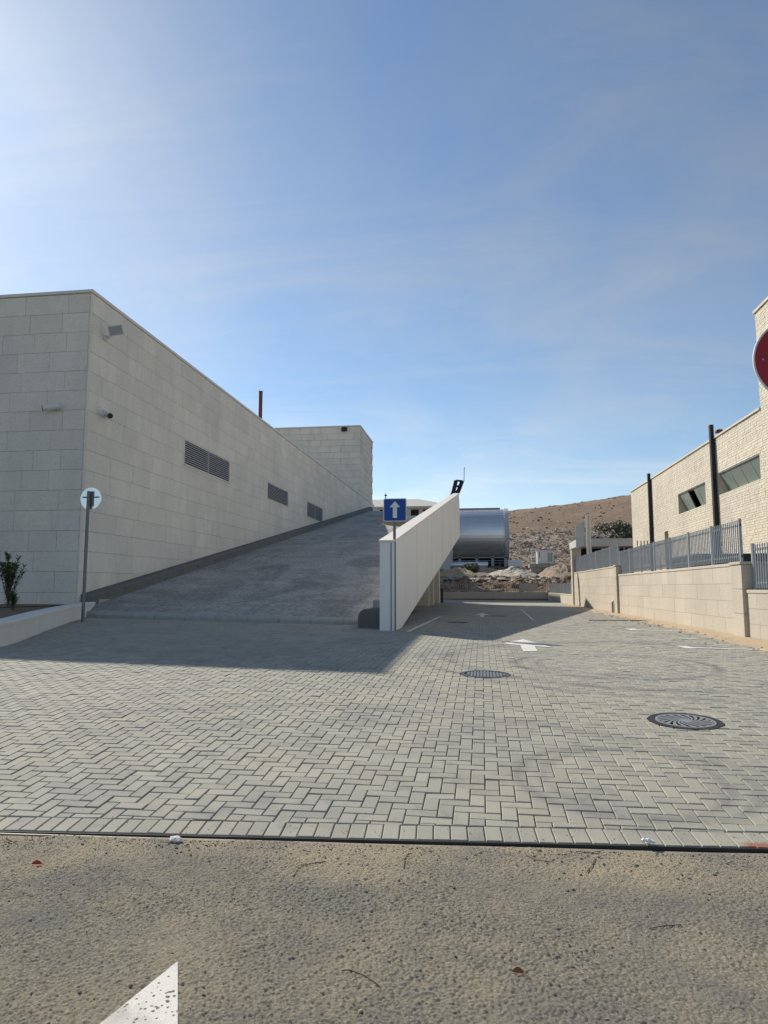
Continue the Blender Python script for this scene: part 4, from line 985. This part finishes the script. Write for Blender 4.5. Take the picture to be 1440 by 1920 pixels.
p = onY(1365, 1040, 24); mb = MB(); mb.bbox(p.x-1.2, p.x+1.4, 23.5, 27, 1.0, 2.25, .05); solo('equipment_box', mb, M['dark'], 'long dark covered box in the yard behind the picket fence', 'box')

# ------------------------------------------------------------------ far boundary wall, railing
YB = 65.8; mb = MB(); xl, xr2 = -9.0, 7.2
bw_ = thing('far_wall', 'low dusty wall with railing closing off the far end of the paving', 'wall', ((xl+xr2)/2, YB, 0))
hb = onY(930, 1110, YB).z
k = xl
while k < xr2: mb = MB(); mb.bbox(k+.005, k+1.995, YB, YB+.25, -.05, hb, .01, random.random()); part('wall_panel', mb, M['cream_att'], bw_); k += 2
rt = onY(930, 1093, YB).z
fence('dark picket railing on the low dusty far wall', xl, xr2-.4, hb+.03, rt, YB+.12, .17, 2.4, 'far railings', 'X', .05, foot=hb-.01, fm='rail_tan')
p = onY(976, 1103, YB); mb = MB(); mb.box(p.x-.12, p.x+.06, YB-.04, YB-.02+.05, hb, rt+.06); mb.raw([(p.x+.06, YB+.0, rt-.02), (p.x+1.5, YB+.03, rt-.1), (p.x+1.45, YB+.01, hb+.12), (p.x+.8, YB-.03, hb+.02), (p.x+.06, YB-.02, hb+.1)], [(4,3,2,1,0)])
solo('hung_sheet', mb, M['rubble'], 'torn whitish sheet tied to the far railing', 'sheet')
fl = M['fence']
# ------------------------------------------------------------------ behind: mounds, rubble, track
def mound(name, label, px_, py_, Y, rx, ry, h, mat, seed):
    p = onY(px_, py_, Y); z0 = float(terr(p.x, Y)); xs = np.linspace(-1, 1, 34); mb = MB(); X, Yg = np.meshgrid(xs, xs); R = np.hypot(X, Yg)
    H = np.clip(1-R, 0, 1)**.8*h*(.55+.9*fbm(X*3+seed, Yg*3, 5, seed, .6)); Z = terr(p.x+X*rx, Y+Yg*ry)-.08+H; n = len(xs)
    mb.v = list(zip((p.x+X*rx).ravel().tolist(), (Y+Yg*ry).ravel().tolist(), Z.ravel().tolist()))
    mb.f = [(j*n+i, j*n+i+1, (j+1)*n+i+1, (j+1)*n+i) for j in range(n-1) for i in range(n-1)]; mb.t = [0.0]*len(mb.f)
    return solo(name, mb, mat, label, 'heap', 'heaps behind the railing')
mound('sand_heap', 'tan sandy heap behind the railing beside the ramp pier', 855, 1070, 92, 4.2, 4, 1.5, M['sand'], 1)
mound('rubble_heap', 'whitish rubble heap below the white cabin', 962, 1072, 94, 4.2, 5, 1.5, M['rubble'], 2)
mound('earth_heap', 'brown earth heap beside the tallest wall pillar', 1052, 1070, 90, 3.2, 6, 2.1, M['rubble2'], 3)
mound('earth_heap', 'low brown earth bank before the silver hall', 905, 1068, 104, 5, 5, 1.2, M['rubble2'], 4)
tr = grid(np.linspace(-12, 8, 14), np.linspace(79, 85, 5), lambda x, y: terr(x, y)+.22); struct('gravel_track', tr, M['gravel_road'], True)
random.seed(8); r1, r2 = MB(), MB()
for k in range(2600):
    y = random.triangular(67, 130, 80); x = random.uniform(-12, 12)*y/80
    s_ = random.uniform(.05, .28)*(1 if random.random() < .9 else 2.2); z = float(terr(x, y)); (r1 if random.random() < .4 else r2).rock((x, y, z+s_*.2), s_, s_*.8, s_*.6)
for k in range(5200):
    y = random.triangular(196, 240, 216); x = random.uniform(-25, 75); s_ = random.uniform(.12, .45)*(1 if random.random() < .93 else 2); z = float(terr(x, y)); (r1 if random.random() < .5 else r2).rock((x, y, z+s_*.2), s_, s_*.8, s_*.6)
for k in range(120):
    y = random.uniform(240, 400); x = random.uniform(-60, 110)*y/300; s_ = random.uniform(.25, .9); z = float(terr(x, y)); r1.rock((x, y, z+s_*.1), s_*1.5, s_, s_*.5) if random.random() < .35 else r2.rock((x, y, z), s_, s_, s_*.6)
struct('loose_rocks', r1, M['rubble'], kind='stuff'); struct('brown_rocks', r2, M['rubble2'], kind='stuff')
sc = MB()
for k in range(1000):
    if k < 700: y = random.uniform(68, 135); x = random.uniform(-12, 14)*y/80; s_ = random.uniform(.15, .5)
    else: y = random.uniform(190, 420); x = random.uniform(-60, 110)*y/300; s_ = random.uniform(.2, .6)
    z = float(terr(x, y)); sc.rock((x, y, z+s_*.25), s_, s_, s_*.7, 0, .45)
struct('dry_scrub_cover', sc, M['scrub'], kind='stuff')
# green bush by the sand heap
def leafball(mb, c, r, n, L, flat=1.0):
    for k in range(n):
        d = Vector((random.gauss(0, 1), random.gauss(0, 1), random.gauss(0, 1))).normalized()*r*random.random()**.4; d.z *= flat; p = Vector(c)+d
        a = Vector((random.gauss(0, 1), random.gauss(0, 1), random.gauss(0, 1))).normalized(); b = a.orthogonal().normalized()
        mb.face([p-a*L, p+b*L*.5, p+a*L, p-b*L*.5], random.random())
def tree(name, label, base, H, cr, seed, nl=2200, group=None, L=.16):
    random.seed(seed); t = thing(name, label, 'tree' if 'tree' in name else 'bush', tuple(base), group); b = Vector(base); tk = MB(); lf = MB()
    tk.tube([b-Vector((0, 0, .2)), b+Vector((.1, 0, H*.3)), b+Vector((0, .1, H*.55))], [.05*H**.5, .04*H**.5, .02*H**.5], 7)
    for k in range(9):
        a = k*2.4; e = b+Vector((math.cos(a)*cr*random.uniform(.3, .8), math.sin(a)*cr*random.uniform(.3, .8), H*random.uniform(.5, .92)))
        tk.tube([b+Vector((0, 0, H*random.uniform(.2, .45))), e], [.05, .015], 5); leafball(lf, e, cr*random.uniform(.3, .5), nl//9, L, .75)
    part('trunk', tk, M['bark'], t); part('crown', lf, M['leaf2'], t, kind='stuff')
p = onY(885, 1072, 96); tree('green_bush', 'dark green bush beside the tan sandy heap', (p.x, 96, float(terr(p.x, 96))-.1), 1.9, 1.3, 1, 1500, None, .12)
p = onY(1145, 1000, 92); tree('olive_tree', 'rounded olive green tree behind the flat canopy roof', (p.x, 92, 3.0), onY(1145, 978, 92).z-3.0, 2.5, 2, 2600, 'trees behind the canopy')
p = onY(1172, 1000, 96); tree('olive_tree', 'smaller olive green tree against the yellow stone building corner', (p.x, 96, 3.0), onY(1172, 983, 96).z-3.0, 1.9, 3, 2000, 'trees behind the canopy')
random.seed(31)
# silver hall
YH = 128.0; zt = onY(905, 951, YH).z; zb = onY(905, 1046, YH).z; rc = (zt-zb)/2; zc = (zt+zb)/2; xl, xr2 = -17.0, onY(952, 1000, YH).x
hall = thing('silver_hall', 'barrel shaped silver metal clad hall raised on columns below the hill', 'building', ((xl+xr2)/2, YH+rc, zb-1.7))
NA, step = 56, .62; nrib = int((xr2-xl)/step); mb = MB(); cyh = YH+rc
for k in range(nrib):
    x0 = xl+k*step; xm = x0+step*.86; x1 = x0+step
    for a in range(NA):
        q0, q1 = 2*math.pi*a/NA, 2*math.pi*(a+1)/NA; lap = .018*((a % 2)*2-1)
        pt = lambda x, q, r: (x, cyh-r*math.cos(q), zc+r*math.sin(q))
        mb.face([pt(x0, q0, rc+.02), pt(xm, q0, rc+.02), pt(xm, q1, rc-.01), pt(x0, q1, rc-.01)], random.random()); mb.face([pt(xm, q0, rc-.12), pt(x1, q0, rc-.12), pt(x1, q1, rc-.12), pt(xm, q1, rc-.12)])
part('cladding', mb, M['silver'], hall)
mb = MB(); NA2 = 56
for a in range(NA2):
    q0, q1 = 2*math.pi*a/NA2, 2*math.pi*(a+1)/NA2; pt = lambda x, q, r: (x, cyh-r*math.cos(q), zc+r*math.sin(q))
    mb.raw([pt(xr2-.5, q0, rc+.25), pt(xr2+.25, q0, rc+.25), pt(xr2+.25, q1, rc+.25), pt(xr2-.5, q1, rc+.25)], [(0,1,2,3)]); mb.raw([pt(xr2+.25, q0, rc+.25), pt(xr2+.25, q1, rc+.25), (xr2+.25, cyh, zc)], [(0,1,2)]); mb.raw([pt(xr2-.5, q0, rc+.25), pt(xr2-.5, q1, rc+.25), pt(xr2-.5, q1, rc-.1), pt(xr2-.5, q0, rc-.1)], [(0,1,2,3)])
part('end_rim', mb, M['blockwall'], hall)
mb = MB(); mb.box(xl, xr2, YH+3.2, YH+3.5, zb-2.6, zb+1.5); part('recessed_wall', mb, M['void'], hall)
mb = MB(); mb.box(xl, xr2, YH+1.2, YH+3.2, zb-.0, zb+.25); part('floor_slab', mb, M['grey_block'], hall)
for px_ in (833, 862, 894, 924, 948): p = onY(px_, 1055, YH+1.4); mb = MB(); mb.box(p.x-.25, p.x+.25, YH+1.2, YH+1.7, zb-3.0, zb+.4); part('column', mb, M['steel'], hall)
for z in (zb-1.0, zb-.55): mb = MB(); mb.box(xl, xr2+.4, YH-1.02, YH-.98, z, z+.06); part('rail', mb, M['steel'], hall)
for k in range(12): x = xr2-.2-k*1.3; mb = MB(); mb.box(x-.03, x+.03, YH-1.0, YH-.94, zb-3, zb-.5); part('rail_post', mb, M['steel'], hall)
mb = MB(); mb.box(xl, xr2-1.2, cyh-.3, cyh-.05, zt+.02, zt+.35); part('roof_vent', mb, M['rubble2'], hall)
p0 = onY(820, 1060, 118); p1 = onY(915, 1060, 118); mb = MB(); zt2 = onY(880, 1054, 118).z; mb.tube([(p0.x-5, 118, zt2-.5), (p1.x, 118, zt2-.5)], .55, 18); mb.box(p0.x-5, p1.x, 118.2, 118.6, zt2-2.2, zt2-.6)
solo('silver_duct', mb, M['silver'], 'long horizontal silver duct lying before the barrel shaped hall', 'duct')
p0 = onY(953, 1057, 122); p1 = onY(979, 1057, 122); mb = MB(); mb.bbox(p0.x, p1.x, 122, 124, onY(960, 1064, 122).z-1.5, onY(960, 1050, 122).z, .05); solo('white_container', mb, M['white'], 'low white container beside the end of the silver hall', 'container')
# white cabin on concrete blocks
YK = 100.0; p0, p1 = onY(1008, 1057, YK), onY(1038, 1031, YK)
cb = thing('white_cabin', 'small white guard cabin with window on a stack of concrete blocks', 'cabin', ((p0.x+p1.x)/2, YK+1.2, p0.z))
mb = MB(); mb.bbox(p0.x, p1.x, YK, YK+2.4, p0.z, p1.z-.12, .03); part('cabin_wall', mb, M['white'], cb)
mb = MB(); mb.bbox(p0.x-.12, p1.x+.12, YK-.12, YK+2.5, p1.z-.12, p1.z, .03); part('roof', mb, M['white'], cb)
w0, w1 = onY(1027, 1055, YK), onY(1037, 1035, YK); mb = MB(); mb.box(w0.x, w1.x-.1, YK-.02, YK-.004, w0.z+.15, w1.z-.1); wd = part('window', mb, M['glass'], cb)
mb = MB(); mb.box((w0.x+w1.x)/2-.08, (w0.x+w1.x)/2-.02, YK-.04, YK-.021, w0.z+.1, w1.z-.05); part('window_bar', mb, M['white'], wd)
mb = MB(); mb.box(p0.x+.25, p0.x+.33, YK-.015, YK-.003, p1.z-1.1, p1.z-.3); part('door_slot', mb, M['dark'], cb)
l0, l1 = onY(1002, 1057, YK), onY(1007, 1030, YK); st = thing('access_ladder', 'rusty white caged ladder standing beside the small white cabin', 'ladder', (l0.x, YK, l0.z-2))
for dx in (-.35, .25):
    for dy in (0, .5): mb = MB(); mb.tube([(l0.x+dx, YK+dy, l0.z-.1), (l0.x+dx, YK+dy, l1.z)], .05, 6); part('upright', mb, M['white'], st)
for k in range(6): z = l0.z+.15+k*.38; mb = MB(); mb.box(l0.x-.4, l0.x+.3, YK-.03, YK+.03, z, z+.07); mb.box(l0.x-.4, l0.x+.3, YK+.47, YK+.53, z, z+.07); part('rung', mb, M['white'], st)
rr = random.Random(4); zb_ = p0.z; hb2 = .58; xk0, xk1 = onY(995, 1070, YK).x, onY(1038, 1070, YK).x
for r_i in range(5):
    z1 = zb_-.02-r_i*hb2; x = xk0+rr.uniform(-.3, .3)
    cnt = 0
    while x < xk1-.3:
        L = rr.choice([1.1, 1.6]); 
        if not (r_i in (1, 2, 3) and 1.0 < x-xk0 < 1.55):
            mb = MB(); dy = rr.uniform(-.15, .15); mb.bbox(x, min(x+L-.03, xk1+.3), YK-.4+dy, YK+2.4, z1-hb2+.03, z1, .03); solo('concrete_block', mb, M['grey_block'], 'rough concrete block in the stack under the white cabin', 'block', 'concrete blocks under the cabin')
        x += L
mb = MB(); mb.box(xk0-.4, xk1+.3, YK+.2, YK+2.3, zb_-5*hb2-1.0, zb_-5*hb2-.0); solo('block_footing', mb, M['grey_block'], 'dusty concrete footing under the stacked blocks', 'footing')
# canopy building, poles
YN = 74.0; a, b = onY(1083, 1010, YN), onY(1188, 1024, YN)
cn = thing('canopy_building', 'low flat roofed shelter with pale fascia beside the yellow stone building', 'shelter', ((a.x+b.x)/2, YN+3, 1.2))
mb = MB(); mb.bbox(a.x, b.x+3, YN, YN+7, b.z, a.z, .03); part('fascia', mb, M['blockwall'], cn)
mb = MB(); mb.box(a.x+.3, b.x+3, YN+4, YN+4.3, 1.0, b.z); part('back_wall', mb, M['void'], cn)
for k in range(7): x = a.x+.3+k*(b.x-a.x+1)/6; mb = MB(); mb.tube([(x, YN+.4, 1.0), (x, YN+.4, b.z)], .06, 6); part('column', mb, M['steel'], cn)
mb = MB()
for k in range(16): x = a.x+1.5+k*.42; mb.tube([(x, YN+1, a.z), (x+random.uniform(-.2, .9), YN+1.5, a.z+random.uniform(.3, .9))], .035, 5)
part('roof_scrap', mb, M['dark'], cn)
for px_, lb in ((1100, 'tall pale steel pole before the flat roofed shelter, left of a twin pole'), (1104.5, 'tall pale steel pole before the flat roofed shelter, closest to its twin')):
    q = onY(px_, 965, 62); mb = MB(); mb.tube([(q.x, 62, .9), (q.x, 62, q.z)], .09, 8); mb.tube([(q.x, 62, .9), (q.x, 62, 1.0)], .16, 8); solo('steel_pole', mb, M['signback'], 'tall pale steel pole, one of a pair before the flat roofed shelter', 'pole', 'pair of steel poles')
# pale hipped roof building beyond the ramp head
YP_ = 112.0; e0, e1 = onY(640, 951, YP_), onY(848, 950, YP_); r0, r1_ = onY(700, 936, YP_+8), onY(785, 936, YP_+8); ez = onY(770, 949, YP_).z; rz = onY(760, 936, YP_+8).z
hp = thing('hip_roof_building', 'pale low hipped roof building beyond the head of the ramp', 'building', ((e0.x+e1.x)/2, YP_+8, 3))
mb = MB(); mb.box(e0.x+.6, e1.x-.6, YP_+.6, YP_+15.4, 3, ez); part('wall', mb, M['blockwall'], hp)
V = [(e0.x, YP_, ez), (e1.x, YP_, ez), (e1.x, YP_+16, ez), (e0.x, YP_+16, ez), (r0.x, YP_+8, rz), (r1_.x, YP_+8, rz)]
mb = MB(); mb.raw(V+[(x, y, z-.25) for x, y, z in V[:4]], [(0,1,5,4),(1,2,5),(2,3,4,5),(3,0,4),(0,6,7,1),(1,7,8,2),(2,8,9,3),(3,9,6,0),(6,9,8,7)]); part('roof', mb, M['roof'], hp)
for k in range(9): x = e0.x+1.5+k*2.0; mb = MB(); mb.box(x, x+1.3, YP_+.55, YP_+.59, ez-1.5, ez-.5); part('window', mb, M['void'], hp)
q = onY(723, 925, YP_+8); mb = MB(); mb.tube([(q.x, YP_+8, rz-.3), (q.x, YP_+8, q.z)], .08, 6); mb.box(q.x-.2, q.x+.25, YP_+7.9, YP_+8.1, q.z-.5, q.z-.3); solo('roof_antenna', mb, M['dark'], 'small dark antenna on the pale hipped roof', 'antenna')
# low upstand across the head of the ramp
mb = MB(); mb.bbox(XW+1.6, xe+.0, YR1+3, YR1+3.3, ze-.3, ze+.55, .02); solo('head_upstand', mb, M['coping'], 'low pale upstand wall across the head of the ramp', 'wall')
# curved ladder frame with antenna
YL = 52.5
t = thing('curved_ladder', 'dark curved steel ladder frame leaning above the parapet end, with thin aerial', 'ladder', (xright(51)-.6, YL, zramp(-3, 51)))
L0 = [(836, 960), (845, 936), (850.5, 920), (855, 901)]; L1 = [(846, 955), (855, 931), (861, 917), (866.5, 902)]
def cv(pts): return [onY(*p, YL) for p in pts]
A1, A2 = cv(L0), cv(L1); b1 = Vector((A1[0].x-.5, YL, zramp(-4, 51)-.3)); b2 = Vector((A2[0].x-.5, YL, zramp(-4, 51)-.3))
for pts in ([b1]+A1, [b2]+A2):
    mb = MB(); mb.tube(pts, .155, 8); part('side_rail', mb, M['blue_black'], t)
for k in range(4):
    u = .40+k*.60/3; i = min(int(u*3), 2); w = u*3-i; a = A1[i].lerp(A1[i+1], w); b = A2[i].lerp(A2[i+1], w); mb = MB(); mb.tube([a, b], .08, 6); part('rung', mb, M['blue_black'], t)
mb = MB(); q = onY(870, 902, YL); mb.tube([A2[-1], q], .04, 6); mb.tube([q, onY(870.5, 876, YL)], .028, 6); part('aerial', mb, M['post'], t)

# ------------------------------------------------------------------ litter and grit on the road
def rz(x, y): return float(roadz(x, y))+.011
p = onZ(331, 1576, -.37); random.seed(12); mb = MB(); mb.rock((p.x, p.y, rz(p.x, p.y)+.014), .052, .032, .020); solo('white_stone', mb, M['white_stone'], 'white stone lying on the road against the steel edging', 'stone')
p = onZ(1216, 1588, -.37); mb = MB()
for k in range(7): mb.rock((p.x+random.uniform(-.025, .025), p.y+random.uniform(-.012, .012), gz(p.x, p.y)+.012+random.uniform(0, .012)), .018, .014, .010, 0, .5)
solo('paper_scrap', mb, M['plastic'], 'crumpled white scrap lying on the steel edging', 'litter')
def twig(pts, r, mat, name, label, cat='twig', grp='twigs on the road'):
    q = [onZ(a, b, -.385) for a, b in pts]; q = [Vector((v.x, v.y, rz(v.x, v.y)+r+.002)) for v in q]; mb = MB(); mb.tube(q, r, 6); solo(name, mb, mat, label, cat, grp)
twig([(550, 1648), (560, 1633), (580, 1625), (611, 1620)], .0020, M['twig'], 'twig', 'thin curved dry twig on the sandy strip below the paving')
twig([(640, 1825), (655, 1824), (685, 1835), (712, 1854)], .0020, M['twig'], 'twig', 'longest bow shaped dry twig on the open asphalt')
twig([(1218, 1745), (1245, 1740), (1278, 1738)], .0020, M['twig'], 'twig', 'short straight dry twig lying alone on the asphalt')
twig([(757, 1634), (759, 1615), (766, 1603)], .0020, M['twig'], 'twig', 'small upright looking twig in the sand by the steel edging')
twig([(1100, 1640), (1110, 1628), (1116, 1613)], .0020, M['twig'], 'twig', 'crooked dry twig beside the white paper scrap')
twig([(986, 1608), (1005, 1617), (1035, 1621)], .0020, M['twig'], 'twig', 'faint thin dry stalk in the sand near the paving edge')
twig([(1080, 1602), (1110, 1604), (1132, 1600)], .0020, M['twig'], 'twig', 'dry stalk lying along the steel edging')
def leaflet(px_, py_, L, mat, name, label):
    p = onZ(px_, py_, -.385); mb = MB(); z = rz(p.x, p.y)+.006; n = 6
    up = [(p.x-L/2+L*k/n, p.y+.18*L*math.sin(math.pi*k/n), z+.012*math.sin(math.pi*k/n*1.3)+.006) for k in range(n+1)]; dn = [(x, 2*p.y-y-.0, z+.002) for x, y, z_ in up]
    md = [(x, p.y, z+.003) for x, _, _ in up]
    for k in range(n): mb.face([md[k], md[k+1], up[k+1], up[k]]); mb.face([dn[k], dn[k+1], md[k+1], md[k]])
    solo(name, mb, mat, label, 'leaf')
leaflet(70, 1627, .075, M['leaf_red'], 'red_leaf', 'small bright red leaf scrap on the road')
leaflet(974, 1830, .058, M['leaf_brown'], 'brown_leaf', 'curled orange brown leaf on the open asphalt')
random.seed(77); mb = MB()
for k in range(9000):
    x = random.uniform(-3.6, 2.4); y = random.uniform(1.9, 4.45)+.064*x
    if random.random() < .45: y = edge(x)-.07-abs(random.gauss(0, .16))
    y = min(float(y), float(edge(x))-.07); s_ = random.uniform(.0018, .0050) if random.random() < .96 else random.uniform(.006, .011)
    mb.rock((x, y, rz(x, y)-.002+s_*.35), s_, s_*.8, s_*.6, random.random())
struct('loose_grit', mb, M['grit'], kind='stuff')
mb = MB()
for k in range(900):
    x = random.uniform(-6, 4); y = float(edge(x))+abs(random.gauss(0, .25))+.01 if random.random() < .6 else random.uniform(4.5, 12); s_ = random.uniform(.0015, .004)
    mb.rock((x, y, gz(x, y)+s_*.3), s_, s_, s_*.6, random.random()*.6+.4)
struct('paving_grit', mb, M['grit'], kind='stuff')
